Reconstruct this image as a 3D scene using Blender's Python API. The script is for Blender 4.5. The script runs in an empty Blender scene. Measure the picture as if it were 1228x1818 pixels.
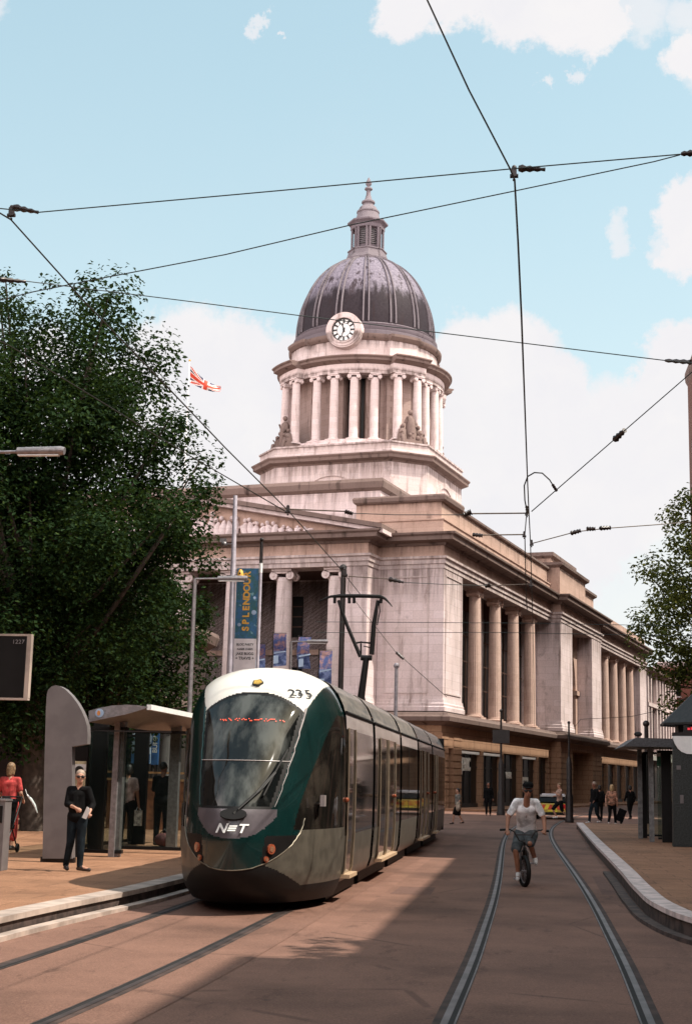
import bpy, bmesh, math, random
from math import sin, cos, pi, sqrt, atan2, radians
from mathutils import Vector, Matrix, noise

# ------------------------------------------------------------------ camera
PW, PH, FPX = 1228.0, 1818.0, 2543.0
PITCH, ROLL, YAW, BA, HC = .184814, .022883, .131617, .22834, 1.65
_f = Vector((-sin(YAW)*cos(PITCH), cos(YAW)*cos(PITCH), sin(PITCH)))
_r = Vector((cos(YAW), sin(YAW), 0)); _u = _r.cross(_f)
CA = _r*cos(ROLL)+_u*sin(ROLL); CB = -_r*sin(ROLL)+_u*cos(ROLL)
def ray(x, y): return CA*((x-PW/2)/FPX)+CB*((PH/2-y)/FPX)+_f
def at(x, y, Y):
    d = ray(x, y); return Vector((0, 0, HC))+d*(Y/d.y)
def gz(x, y, z=0.0):
    d = ray(x, y); return Vector((0, 0, HC))+d*((z-HC)/d.z)
scene = bpy.context.scene
cam = bpy.data.cameras.new("camera"); co = bpy.data.objects.new("camera", cam)
scene.collection.objects.link(co); scene.camera = co
cam.sensor_fit = 'VERTICAL'; cam.sensor_height = 36; cam.lens = FPX/PH*36
cam.clip_start = .1; cam.clip_end = 3000
M = Matrix((CA, CB, -_f)).transposed().to_4x4(); M.translation = (0, 0, HC); co.matrix_world = M

# ------------------------------------------------------------------ light
SUN_EL = 55.0
sdir = Vector((.994*cos(radians(SUN_EL)), -.105*cos(radians(SUN_EL)), sin(radians(SUN_EL)))).normalized()
sl = bpy.data.lights.new("sun", 'SUN'); sl.energy = 2.65; sl.angle = radians(.53); sl.color = (1, .93, .82)
so = bpy.data.objects.new("sun", sl); scene.collection.objects.link(so)
so.rotation_euler = sdir.to_track_quat('Z', 'Y').to_euler()
vs = scene.view_settings; vs.view_transform = 'Standard'; vs.look = 'None'; vs.exposure = 1.17; vs.gamma = 1
try:
    scene.cycles.use_denoising = True
    scene.cycles.max_bounces = 6; scene.cycles.diffuse_bounces = 3; scene.cycles.glossy_bounces = 3
    scene.cycles.transparent_max_bounces = 6
except Exception: pass

w = bpy.data.worlds.new("World"); scene.world = w; w.use_nodes = True
nt = w.node_tree; N = nt.nodes; Lk = nt.links
for n in list(N): N.remove(n)
def nd(t, **k):
    n = N.new(t)
    for a, b in k.items(): setattr(n, a, b)
    return n
out = nd('ShaderNodeOutputWorld'); bg = nd('ShaderNodeBackground'); bg.inputs[1].default_value = .086
sky = nd('ShaderNodeTexSky'); sky.sky_type = 'NISHITA'; sky.sun_disc = False
sky.sun_elevation = radians(SUN_EL); sky.sun_rotation = atan2(sdir.x, sdir.y)
sky.air_density = 1.0; sky.dust_density = 1.6; sky.ozone_density = 1.2
tc = nd('ShaderNodeTexCoord')
def VM(op, a, b=None, s=None):
    n = nd('ShaderNodeVectorMath', operation=op); Lk.new(a, n.inputs[0])
    if b is not None:
        if hasattr(b, 'is_linked'): Lk.new(b, n.inputs[1])
        else: n.inputs[1].default_value = b
    if s is not None: n.inputs['Scale'].default_value = s
    return n
def MA(op, a, b=0.0, clamp=False):
    n = nd('ShaderNodeMath', operation=op); n.use_clamp = clamp
    for i, q in enumerate((a, b)):
        if hasattr(q, 'is_linked'): Lk.new(q, n.inputs[i])
        else: n.inputs[i].default_value = q
    return n.outputs[0]
def NZ(vec, sc, det=5, rough=.55):
    n = nd('ShaderNodeTexNoise'); n.inputs['Scale'].default_value = sc; n.inputs['Detail'].default_value = det
    n.inputs['Roughness'].default_value = rough; Lk.new(vec, n.inputs['Vector']); return n
dirv = tc.outputs['Generated']
wn = NZ(dirv, 9, 9, .68)
off = VM('SUBTRACT', wn.outputs['Color'], (.5, .5, .5)); off = VM('SCALE', off.outputs[0], s=.11)
dv = VM('ADD', dirv, off.outputs[0]); dv = VM('NORMALIZE', dv.outputs[0]).outputs[0]
blobs = [(330,650,115),(430,640,95),(520,660,90),(270,600,45),(300,760,150),(455,760,170),
 (820,640,95),(900,640,95),(960,720,90),(860,760,140),(700,850,200),(1180,700,60),(1240,640,75),(1120,850,160),(1000,900,170),(1270,760,150),
 (740,-25,62),(830,-20,62),(930,-5,62),(1030,5,60),(1110,22,50),(1180,30,42),(1225,110,60),(1250,160,50),(1228,400,62),(1170,415,30),(1085,408,28),(475,55,13),(1015,110,16),(965,140,13),(20,-20,40),(560,600,40),(520,70,6),
 (120,760,150),(-200,700,200),(1500,500,160),(1700,300,200),(-300,200,160)]
acc = None
for bx_, by_, br in blobs:
    c = ray(bx_, by_).normalized(); rr = br/FPX
    dp = VM('DOT_PRODUCT', dv, tuple(c)).outputs['Value']
    mr = nd('ShaderNodeMapRange', interpolation_type='SMOOTHSTEP'); Lk.new(dp, mr.inputs[0])
    mr.inputs[1].default_value = cos(rr*1.22); mr.inputs[2].default_value = cos(rr*(.8 if br > 50 else .1)); mr.inputs[4].default_value = 1 if br > 50 else .75
    acc = mr.outputs[0] if acc is None else MA('MAXIMUM', acc, mr.outputs[0])
sep = nd('ShaderNodeSeparateXYZ'); Lk.new(dv, sep.inputs[0])
hz = nd('ShaderNodeMapRange', interpolation_type='SMOOTHSTEP'); Lk.new(sep.outputs[2], hz.inputs[0])
hz.inputs[1].default_value = .30; hz.inputs[2].default_value = .17; hz.inputs[3].default_value = 0; hz.inputs[4].default_value = 1
acc = MA('MAXIMUM', acc, MA('MULTIPLY', hz.outputs[0], .8))
# bright unseen cloud cover, added behind the viewer to light the shaded front
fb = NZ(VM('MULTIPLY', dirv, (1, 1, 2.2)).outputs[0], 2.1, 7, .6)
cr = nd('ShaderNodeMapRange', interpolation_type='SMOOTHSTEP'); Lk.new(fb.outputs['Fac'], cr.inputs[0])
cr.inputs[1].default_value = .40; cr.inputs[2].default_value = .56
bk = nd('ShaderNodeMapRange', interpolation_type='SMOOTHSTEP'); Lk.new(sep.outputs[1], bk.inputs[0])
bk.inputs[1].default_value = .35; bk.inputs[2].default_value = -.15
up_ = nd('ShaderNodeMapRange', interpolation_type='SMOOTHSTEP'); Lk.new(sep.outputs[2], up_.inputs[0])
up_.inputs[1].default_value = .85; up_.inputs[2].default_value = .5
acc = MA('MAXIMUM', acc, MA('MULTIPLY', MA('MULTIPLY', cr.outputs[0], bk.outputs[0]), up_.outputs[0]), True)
h2 = nd('ShaderNodeMapRange', interpolation_type='SMOOTHSTEP'); Lk.new(sep.outputs[2], h2.inputs[0])
h2.inputs[1].default_value = .52; h2.inputs[2].default_value = .2
acc = MA('MAXIMUM', acc, MA('MULTIPLY', h2.outputs[0], .2))
tint = nd('ShaderNodeMix', data_type='RGBA', blend_type='MULTIPLY'); tint.inputs[0].default_value = 1
Lk.new(sky.outputs[0], tint.inputs[6]); tint.inputs[7].default_value = (1.38, 1.26, .86, 1)
pale = nd('ShaderNodeMix', data_type='RGBA'); pale.inputs[0].default_value = .30
Lk.new(tint.outputs[2], pale.inputs[6]); pale.inputs[7].default_value = (4.4, 6.4, 7.6, 1)
cn = NZ(dv, 16, 6, .6)
cc = nd('ShaderNodeMix', data_type='RGBA'); Lk.new(cn.outputs['Fac'], cc.inputs[0])
cc.inputs[6].default_value = (4.3, 4.3, 4.6, 1); cc.inputs[7].default_value = (5.1, 4.95, 4.85, 1)
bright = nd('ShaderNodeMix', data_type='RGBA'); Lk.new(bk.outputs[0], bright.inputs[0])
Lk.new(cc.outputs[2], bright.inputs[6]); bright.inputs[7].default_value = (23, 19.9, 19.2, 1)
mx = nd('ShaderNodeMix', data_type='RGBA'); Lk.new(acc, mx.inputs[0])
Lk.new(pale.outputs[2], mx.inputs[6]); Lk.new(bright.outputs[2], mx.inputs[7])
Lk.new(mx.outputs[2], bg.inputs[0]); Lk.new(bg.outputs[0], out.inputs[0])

# ------------------------------------------------------------------ helpers
COL = scene.collection
def tag(o, label=None, cat=None, group=None, kind=None):
    if label: o['label'] = label
    if cat: o['category'] = cat
    if group: o['group'] = group
    if kind: o['kind'] = kind
    return o
def thing(name, label, cat, loc=(0, 0, 0), rz=0, group=None):
    o = bpy.data.objects.new(name, None); COL.objects.link(o)
    o.location = loc; o.rotation_euler = (0, 0, rz); o.empty_display_size = .2
    return tag(o, label, cat, group)
def copy_tree(o, parent=None):
    c = o.copy(); COL.objects.link(c)
    if parent is not None: c.parent = parent
    for ch in list(o.children): copy_tree(ch, c)
    return c
class MB:
    def __init__(s): s.v = []; s.f = []; s.m = []; s.mi = 0
    def add(s, vs_, fs):
        b = len(s.v); s.v += [tuple(p) for p in vs_]
        for f in fs: s.f.append([b+i for i in f]); s.m.append(s.mi)
        return s
    def box(s, x0, x1, y0, y1, z0, z1, rz=0, c=None):
        p = [(x0,y0,z0),(x1,y0,z0),(x1,y1,z0),(x0,y1,z0),(x0,y0,z1),(x1,y0,z1),(x1,y1,z1),(x0,y1,z1)]
        if rz:
            cx, cy = c or ((x0+x1)/2, (y0+y1)/2); C_, S_ = cos(rz), sin(rz)
            p = [(cx+(a-cx)*C_-(b-cy)*S_, cy+(a-cx)*S_+(b-cy)*C_, z) for a, b, z in p]
        return s.add(p, [(0,3,2,1),(4,5,6,7),(0,1,5,4),(1,2,6,5),(2,3,7,6),(3,0,4,7)])
    def obox(s, o, ax, ay, az, hx, hy, hz):
        o, ax, ay, az = map(Vector, (o, ax, ay, az))
        p = [o+ax*(hx*i)+ay*(hy*j)+az*(hz*k) for k in (-1, 1) for i, j in ((-1,-1),(1,-1),(1,1),(-1,1))]
        return s.add(p, [(0,3,2,1),(4,5,6,7),(0,1,5,4),(1,2,6,5),(2,3,7,6),(3,0,4,7)])
    def prism(s, pts, z0, z1):
        n = len(pts); p = [(x, y, z0) for x, y in pts]+[(x, y, z1) for x, y in pts]
        return s.add(p, [list(range(n))[::-1], list(range(n, 2*n))]+[(i, (i+1) % n, n+(i+1) % n, n+i) for i in range(n)])
    def slab(s, pts, o, ex, ey, ez, t0, t1):
        "outline pts (a,b) in plane ex,ey at o; thick t0..t1 along ez"
        o, ex, ey, ez = map(Vector, (o, ex, ey, ez)); n = len(pts)
        p = [o+ex*a+ey*b+ez*t0 for a, b in pts]+[o+ex*a+ey*b+ez*t1 for a, b in pts]
        return s.add(p, [list(range(n))[::-1], list(range(n, 2*n))]+[(i, (i+1) % n, n+(i+1) % n, n+i) for i in range(n)])
    def lathe(s, prof, n=24, cx=0, cy=0, rf=None, a0=0, a1=2*pi, cap=True):
        full = abs(a1-a0-2*pi) < 1e-6; m = n if full else n+1; vs_ = []
        for r, z in prof:
            for i in range(m):
                a = a0+(a1-a0)*i/n; q = r*(rf(a, z) if rf else 1); vs_.append((cx+q*cos(a), cy+q*sin(a), z))
        fs = []
        for j in range(len(prof)-1):
            for i in range(n if not full else m):
                k = (i+1) % m if full else i+1
                fs.append((j*m+i, j*m+k, (j+1)*m+k, (j+1)*m+i))
        if cap and full:
            if prof[0][0] > 1e-5: fs.append(list(range(m))[::-1])
            if prof[-1][0] > 1e-5: fs.append([(len(prof)-1)*m+i for i in range(m)])
        return s.add(vs_, fs)
    def tube(s, pts, r, n=8, cap=True):
        pts = [Vector(p) for p in pts]; k = len(pts); rs = r if isinstance(r, (list, tuple)) else [r]*k
        vs_ = []; prev = None
        for i, p in enumerate(pts):
            t = (pts[min(i+1, k-1)]-pts[max(i-1, 0)]).normalized()
            if prev is None:
                up = Vector((0, 0, 1)) if abs(t.z) < .9 else Vector((1, 0, 0)); a = t.cross(up).normalized()
            else: a = (prev-t*prev.dot(t)).normalized()
            prev = a; b = t.cross(a)
            for j in range(n): vs_.append(p+(a*cos(2*pi*j/n)+b*sin(2*pi*j/n))*rs[i])
        fs = [(i*n+j, i*n+(j+1) % n, (i+1)*n+(j+1) % n, (i+1)*n+j) for i in range(k-1) for j in range(n)]
        if cap: fs += [list(range(n))[::-1], [(k-1)*n+j for j in range(n)]]
        return s.add(vs_, fs)
    def sphere(s, c, r, n=12, m=8, sc=(1, 1, 1)):
        prof = [(sin(pi*i/m), -cos(pi*i/m)) for i in range(m+1)]; prof[0] = (0.0001, -1); prof[-1] = (.0001, 1)
        b = len(s.v); s.lathe(prof, n)
        for i in range(b, len(s.v)):
            x, y, z = s.v[i]; s.v[i] = (c[0]+x*r*sc[0], c[1]+y*r*sc[1], c[2]+z*r*sc[2])
        return s
    def sweep(s, path, prof, closed=False, side=1):
        "moulding: prof (out,z) pushed out from path of (x,y); outward = right of travel * side"
        n = len(path); P = [Vector((a, b)) for a, b in path]; offs = []
        for i in range(n):
            dirs = []
            if closed or i > 0: dirs.append((P[i]-P[i-1]).normalized())
            if closed or i < n-1: dirs.append((P[(i+1) % n]-P[i]).normalized())
            ns = [Vector((d.y, -d.x))*side for d in dirs]
            if len(ns) == 1: offs.append(ns[0])
            else:
                m_ = (ns[0]+ns[1]); m_ = m_/max(.3, m_.dot(ns[0])); offs.append(m_)
        k = len(prof); vs_ = [(P[i].x+offs[i].x*o, P[i].y+offs[i].y*o, z) for i in range(n) for o, z in prof]
        fs = []
        for i in range(n if closed else n-1):
            j = (i+1) % n
            for q in range(k-1): fs.append((i*k+q, j*k+q, j*k+q+1, i*k+q+1))
        if not closed: fs += [list(range(k)), [(n-1)*k+q for q in range(k)][::-1]]
        return s.add(vs_, fs)
    def build(s, name, mats, parent=None, smooth=False, fix=True, loc=None):
        me = bpy.data.meshes.new(name); me.from_pydata(s.v, [], s.f)
        mats = mats if isinstance(mats, (list, tuple)) else [mats]
        for m in mats: me.materials.append(m)
        if len(mats) > 1: me.polygons.foreach_set('material_index', s.m)
        if fix:
            bm = bmesh.new(); bm.from_mesh(me); bmesh.ops.recalc_face_normals(bm, faces=bm.faces); bm.to_mesh(me); bm.free()
        if smooth:
            me.polygons.foreach_set('use_smooth', [True]*len(me.polygons))
            try: me.set_sharp_from_angle(angle=radians(smooth if smooth > 1 else 38))
            except Exception: pass
        o = bpy.data.objects.new(name, me); COL.objects.link(o)
        if parent is not None: o.parent = parent
        if loc is not None: o.location = loc
        return o
def text_mesh(name, txt, size, mat_, parent, mtx, ext=.004, font_sx=1.0, align='CENTER', bold=0):
    c = bpy.data.curves.new(name, 'FONT'); c.body = txt; c.size = size; c.extrude = ext; c.align_x = align; c.align_y = 'CENTER'; c.offset = bold
    t = bpy.data.objects.new(name, c); COL.objects.link(t)
    dg = bpy.context.evaluated_depsgraph_get(); me = bpy.data.meshes.new_from_object(t.evaluated_get(dg))
    bpy.data.objects.remove(t); bpy.data.curves.remove(c)
    me.transform(mtx @ Matrix.Diagonal((font_sx, 1, 1, 1))); me.materials.clear(); me.materials.append(mat_)
    me.name = name; o = bpy.data.objects.new(name, me); COL.objects.link(o)
    if parent is not None: o.parent = parent
    return o
def frame(o, ex, ey):
    ex = Vector(ex).normalized(); ey = Vector(ey).normalized(); ez = ex.cross(ey)
    m = Matrix((ex, ey, ez)).transposed().to_4x4(); m.translation = Vector(o); return m

# ------------------------------------------------------------------ materials
class NG:
    def __init__(s, name):
        s.m = bpy.data.materials.new(name); s.m.use_nodes = True; s.t = s.m.node_tree
        s.b = s.t.nodes['Principled BSDF']
    def n(s, t, **k):
        x = s.t.nodes.new(t)
        for a, b in k.items(): setattr(x, a, b)
        return x
    def l(s, a, b): s.t.links.new(a, b)
    def coord(s, sc=(1, 1, 1)):
        c = s.n('ShaderNodeTexCoord'); m = s.n('ShaderNodeMapping'); m.inputs['Scale'].default_value = sc
        s.l(c.outputs['Object'], m.inputs[0]); return m.outputs[0]
    def noise(s, sc, det=4, ro=.55, msc=(1, 1, 1)):
        x = s.n('ShaderNodeTexNoise'); x.inputs['Scale'].default_value = sc; x.inputs['Detail'].default_value = det
        x.inputs['Roughness'].default_value = ro; s.l(s.coord(msc), x.inputs['Vector']); return x.outputs['Fac']
    def ramp(s, f, a, b, lo=0., hi=1.):
        x = s.n('ShaderNodeMapRange', interpolation_type='SMOOTHSTEP'); s.l(f, x.inputs[0])
        x.inputs[1].default_value = a; x.inputs[2].default_value = b; x.inputs[3].default_value = lo; x.inputs[4].default_value = hi
        return x.outputs[0]
    def mix(s, f, a, b, bt='MIX'):
        x = s.n('ShaderNodeMix', data_type='RGBA', blend_type=bt)
        for i, q in ((0, f), (6, a), (7, b)):
            if hasattr(q, 'is_linked'): s.l(q, x.inputs[i])
            elif isinstance(q, (int, float)): x.inputs[i].default_value = q
            else: x.inputs[i].default_value = (*q, 1)
        return x.outputs[2]
    def math(s, op, a, b=0.):
        x = s.n('ShaderNodeMath', operation=op)
        for i, q in enumerate((a, b)):
            if hasattr(q, 'is_linked'): s.l(q, x.inputs[i])
            else: x.inputs[i].default_value = q
        return x.outputs[0]
    def bump(s, h, st=.3, d=.02):
        x = s.n('ShaderNodeBump'); x.inputs['Strength'].default_value = st; x.inputs['Distance'].default_value = d
        s.l(h, x.inputs['Height']); s.l(x.outputs[0], s.b.inputs['Normal'])
    def base(s, c): s.l(c, s.b.inputs['Base Color'])
def plain(name, c, ro=.6, me=0., var=.25, sc=8., coat=0., spec=.5, bump=0.):
    g = NG(name); f = g.noise(sc, 5)
    g.base(g.mix(g.ramp(f, .35, .65), tuple(x*(1-var) for x in c), tuple(min(1, x*(1+var*.6)) for x in c)))
    g.b.inputs['Roughness'].default_value = ro; g.b.inputs['Metallic'].default_value = me
    g.b.inputs['Coat Weight'].default_value = coat; g.b.inputs['Specular IOR Level'].default_value = spec
    if bump: g.bump(f, bump, .01)
    return g.m
def stone(name, c, dirt, amt=.5, joints=True, streak=.5, bw=1.3, rh=.52, jd=.72, bands=()):
    g = NG(name)
    big = g.noise(.22, 5, .6); st = g.noise(1.0, 6, .65, (1.6, 1.6, .22)); fine = g.noise(9, 4, .7)
    col = g.mix(g.ramp(fine, .25, .8), tuple(x*.86 for x in c), tuple(min(1, x*1.06) for x in c))
    col = g.mix(g.ramp(big, .45, .75, 0, amt*.55), col, tuple(.5*a+.5*b for a, b in zip(c, dirt)))
    col = g.mix(g.ramp(st, .52, .75, 0, streak), col, dirt)
    dk = tuple(x*.45 for x in dirt); pt = g.noise(.55, 8, .72, (1, 1, .8))
    col = g.mix(g.ramp(pt, .58, .66, 0, amt*.35), col, dk)
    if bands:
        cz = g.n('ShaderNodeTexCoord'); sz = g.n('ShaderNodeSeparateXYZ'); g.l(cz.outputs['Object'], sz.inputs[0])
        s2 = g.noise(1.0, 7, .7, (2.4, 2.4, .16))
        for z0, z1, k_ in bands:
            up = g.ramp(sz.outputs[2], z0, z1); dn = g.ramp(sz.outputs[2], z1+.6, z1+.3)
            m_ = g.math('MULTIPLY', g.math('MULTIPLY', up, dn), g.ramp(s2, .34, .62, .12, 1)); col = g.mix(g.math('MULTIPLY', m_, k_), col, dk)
    if joints:
        cd = g.n('ShaderNodeTexCoord'); sp = g.n('ShaderNodeSeparateXYZ'); g.l(cd.outputs['Object'], sp.inputs[0])
        cb = g.n('ShaderNodeCombineXYZ'); g.l(g.math('ADD', sp.outputs[0], sp.outputs[1]), cb.inputs[0]); g.l(sp.outputs[2], cb.inputs[1])
        br = g.n('ShaderNodeTexBrick'); g.l(cb.outputs[0], br.inputs['Vector']); br.inputs['Scale'].default_value = 1
        br.inputs['Brick Width'].default_value = bw; br.inputs['Row Height'].default_value = rh; br.inputs['Mortar Size'].default_value = .012
        br.inputs['Color1'].default_value = (1, 1, 1, 1); br.inputs['Color2'].default_value = (.9, .88, .86, 1); br.inputs['Mortar'].default_value = (jd, jd*.96, jd*.93, 1)
        col = g.mix(1., col, br.outputs['Color'], 'MULTIPLY')
    g.base(col); g.b.inputs['Roughness'].default_value = .88; g.b.inputs['Specular IOR Level'].default_value = .25
    g.bump(g.math('ADD', fine, st), .18, .02); return g.m
MT = {}
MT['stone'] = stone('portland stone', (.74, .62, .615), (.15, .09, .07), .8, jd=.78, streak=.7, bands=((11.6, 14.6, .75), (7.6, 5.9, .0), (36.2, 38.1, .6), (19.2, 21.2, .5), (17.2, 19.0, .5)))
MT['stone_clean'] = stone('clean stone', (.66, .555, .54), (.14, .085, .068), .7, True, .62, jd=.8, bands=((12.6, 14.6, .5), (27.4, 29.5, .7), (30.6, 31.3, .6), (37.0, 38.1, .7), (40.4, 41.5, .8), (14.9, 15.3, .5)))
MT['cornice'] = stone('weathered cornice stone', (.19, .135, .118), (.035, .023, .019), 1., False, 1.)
MT['frieze'] = stone('frieze stone', (.52, .365, .30), (.15, .09, .07), .8, True, .8, jd=.85, bands=((15.2, 16.0, .5), (18.0, 18.9, .6), (19.0, 19.9, .5)))
MT['base'] = stone('brown base stone', (.36, .215, .135), (.07, .04, .025), .7, True, .6, 1.1, .42, .45)
MT['brown'] = stone('brown stone and recess shade', (.09, .048, .036), (.03, .018, .014), .6, True, .5, .9, .3, .8)  # dark tone also holds the shade of the recess and portico walls
MT['stone_warm'] = stone('warm side stone', (.62, .45, .38), (.17, .10, .08), .6, True, .6, jd=.88)
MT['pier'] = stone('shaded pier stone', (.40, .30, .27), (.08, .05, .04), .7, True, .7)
MT['dark'] = plain('dark opening', (.008, .007, .007), .5, 0, .3)
MT['glass'] = plain('dark window glass', (.006, .006, .006), .3, 0, .3, 2, spec=.15)
MT['asphalt'] = None
# ================================================================== the domed council house (local frame: x=u along side street, y=v along front)
C0 = Vector((-5.39, 87., 0))
HR = pi/2-BA
def uvw(u, v, z=0): return C0+Vector((sin(BA)*u-cos(BA)*v, cos(BA)*u+sin(BA)*v, z))
g = NG('dome lead')
f1 = g.noise(1.0, 6, .7, (1.5, 1.5, .16)); f2 = g.noise(5, 4, .6)
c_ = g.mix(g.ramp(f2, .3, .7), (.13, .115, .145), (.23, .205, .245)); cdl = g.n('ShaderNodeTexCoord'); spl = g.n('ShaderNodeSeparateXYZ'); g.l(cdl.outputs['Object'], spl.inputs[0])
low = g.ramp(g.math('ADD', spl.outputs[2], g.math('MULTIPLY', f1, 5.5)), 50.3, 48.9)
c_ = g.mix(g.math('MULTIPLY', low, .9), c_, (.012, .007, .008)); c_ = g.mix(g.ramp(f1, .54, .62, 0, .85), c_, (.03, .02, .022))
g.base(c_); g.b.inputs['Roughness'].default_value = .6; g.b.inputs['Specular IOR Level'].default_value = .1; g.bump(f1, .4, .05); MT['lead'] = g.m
MT['rib'] = stone('pale lead rib', (.19, .165, .18), (.03, .022, .024), 1., False, 1.)
MT['lantern'] = stone('lantern stone', (.15, .125, .14), (.06, .045, .05), .9, False, .9)
MT['white'] = plain('clock white', (.85, .84, .82), .5, 0, .05)
MT['black'] = plain('black paint', (.012, .011, .011), .45, 0, .3)
ch = thing('council_house', 'large domed pale stone civic building with clock, columned portico and long side colonnade', 'building', C0, HR)
S_, SC, CO, FR, BS, BR_ = MT['stone'], MT['stone_clean'], MT['cornice'], MT['frieze'], MT['base'], MT['brown']
# ---- columns
def column_mesh(h, r, flutes, name, mat_, n=None):
    rf = (lambda a, z: 1-.055*(.5+.5*cos(a*flutes))) if flutes else None
    n = n or (flutes*4 if flutes else 20); b = MB()
    pr = [(r*(1-.15*(t**1.8)), .42*r+t*(h-1.35*r)) for t in [0, .15, .3, .45, .6, .75, .9, 1]]
    b.lathe(pr, n, rf=rf, cap=False)
    b.lathe([(r*1.32, 0), (r*1.36, .1*r), (r*1.3, .2*r), (r*1.1, .24*r), (r*1.16, .34*r), (r*1.02, .42*r)], 20)
    b.box(-r*1.4, r*1.4, -r*1.4, r*1.4, -.25*r, 0)
    return b
def capital(h, r, facing):
    "ionic capital: volutes seen along +-x"
    b = MB(); zc = h-.62*r
    for sy in (-1, 1):
        for sx in (-1, 1):
            o = Vector((sx*r*.86, sy*r*1.0, zc-.12*r))
            for q, (R_, t_) in enumerate(((.46, .07), (.34, .12), (.14, .2))):
                ring = [(R_*r*cos(2*pi*i/18), R_*r*sin(2*pi*i/18)) for i in range(18)]
                b.slab(ring, o, (0, 1, 0), (0, 0, 1), (sx, 0, 0), -.25*r, t_*r*(1.0 if q != 1 else .6))
    b.tube([(-r*.8, -r*1.0, zc-.12*r), (r*.8, -r*1.0, zc-.12*r)], r*.3, 10); b.tube([(-r*.8, r*1.0, zc-.12*r), (r*.8, r*1.0, zc-.12*r)], r*.3, 10)
    b.box(-r*.93, r*.93, -r*1.15, r*1.15, zc+.1*r, zc+.38*r)
    b.box(-r*1.12, r*1.12, -r*1.18, r*1.18, zc+.38*r, h)
    return b
def put_columns(spots, h, r, flutes, m_col, rots, parent):
    base = cap_ = None
    for (x, y, z), rz in zip(spots, rots):
        if base is None:
            base = column_mesh(h, r, flutes, 'column', m_col).build('column', m_col, parent, 50)
            cap_ = capital(h, r, 0).build('capital', m_col, base, 50); o = base
        else: o = copy_tree(base, parent)
        o.location = (x, y, z); o.rotation_euler = (0, 0, rz)
# ---- ground storey
FP = [(0, 41.6), (0, 35.6), (-2, 35.6), (-2, 4.23), (0, 4.23), (0, 0), (30.1, 0), (30.1, -.8), (47.7, -.8), (47.7, 0), (79.5, 0)]
b = MB()
def rust(b, x0, x1, y0, y1, z0=0, z1=4.4, h=.42):
    z = z0
    while z < z1-.01:
        b.box(x0, x1, y0, y1, z, z+h-.07); b.box(x0+.05, x1-.05, y0+.05, y1-.05, z+h-.07, z+h); z += h
shops = [(4.4, 9.0), (9.6, 14.4), (15.0, 19.9), (20.5, 25.3), (25.9, 29.4)]
rust(b, 0, 1.4, 0, 4.2); rust(b, 2.5, 4.3, 0, 4.2); b.box(1.4, 2.5, .9, 4.2, 0, 4.4)
for x in (9.0, 14.4, 19.9, 25.3): b.box(x+.003, x+.6, .02, .4, 0, 3.7)
rust(b, 29.4, 30.1, 0, 3); rust(b, 30.1, 34.7, -.8, 2); rust(b, 43.3, 47.7, -.8, 2)
rust(b, 47.7, 49.6, 0, 2)
for x in (49.6, 54.5, 59.4, 64.3, 69.2, 74.2): b.box(x+.003, x+.65, .02, .4, 0, 3.7)
rust(b, 74.9, 79.5, 0, 3)
b.box(-1.9, 40, 4.24, 40.5, 0, 5.0); b.box(.2, 79.3, 4.2, 40.5, .0, 5.0)
b.build('ground_storey', BS, ch)
b = MB(); b.box(.03, 29.5, .03, 4.2, 3.7, 4.55); b.box(47.75, 79.45, .03, 4.2, 3.7, 4.55); b.box(0.003, 79.4, .06, 4.19, 4.4, 5.2); b.box(30.12, 47.65, -.76, 1, 4.42, 5.2)
b.build('shop_fascia', BS, ch)
b = MB(); b.sweep(FP, [(-.6, 5.0), (.02, 5.0), (.15, 5.1), (.62, 5.25), (.66, 5.5), (.5, 5.62), (.42, 5.75), (-.6, 5.9)])
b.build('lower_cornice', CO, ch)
b = MB(); b.box(1, 79, 1.2, 4, 5.7, 5.9); b.build('balcony_floor', S_, ch)
# shop windows
win0 = None
def shop(x0, x1, y=.34, z1=3.65, strip=True):
    m = MB(); m.box(x0, x1, y, y+.08, .35, z1); o = m.build('shop_window', MT['glass'], ch)
    q = MB()
    for t in (.34, .67): xx = x0+(x1-x0)*t; q.box(xx-.03, xx+.03, y-.05, y, .35, z1)
    q.box(x0, x1, y-.06, y, 2.6, 2.68); q.box(x0, x1, y-.12, y+.1, 0, .348); q.build('window_frame', MT['black'], o)
    if strip: q = MB(); q.box(x0+.15, x1-.15, .1, y-.08, z1-.2, z1); q.build('awning_box', MT['white'], o)
for i, (a, c) in enumerate(shops): shop(a, c, strip=i in (0, 1, 3))
for a, c in ((50.25, 54.5), (55.15, 59.4), (60.05, 64.3), (64.95, 69.2), (69.9, 74.2)): shop(a, c, strip=False)
m = MB(); m.box(1.4, 2.5, .5, .58, 0, 3.6); m.build('side_door', MT['black'], ch)
RX = Vector((sin(BA), cos(BA), 0)); LX = Vector((-cos(BA), sin(BA), 0))
MT['signw'] = plain('sign white', (.75, .72, .66), .5, 0, .1)
text_mesh('shop_sign', 'JERRIC', 1.15, MT['signw'], ch, frame((6.0, .2, 2.75), (1, 0, 0), (0, 0, 1)), .02, .62, bold=.02)
text_mesh('shop_sign', 'WEAR', .62, MT['signw'], ch, frame((17.1, .2, 2.2), (1, 0, 0), (0, 0, 1)), .02, .95, bold=.02)
m = MB(); m.box(20.9, 22.9, .16, .24, 1.25, 2.15); sg = m.build('sign_board', MT['signw'], ch)
text_mesh('lettering', 'SALE', .5, MT['black'], sg, frame((21.9, .14, 1.7), (1, 0, 0), (0, 0, 1)), .01)
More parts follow.
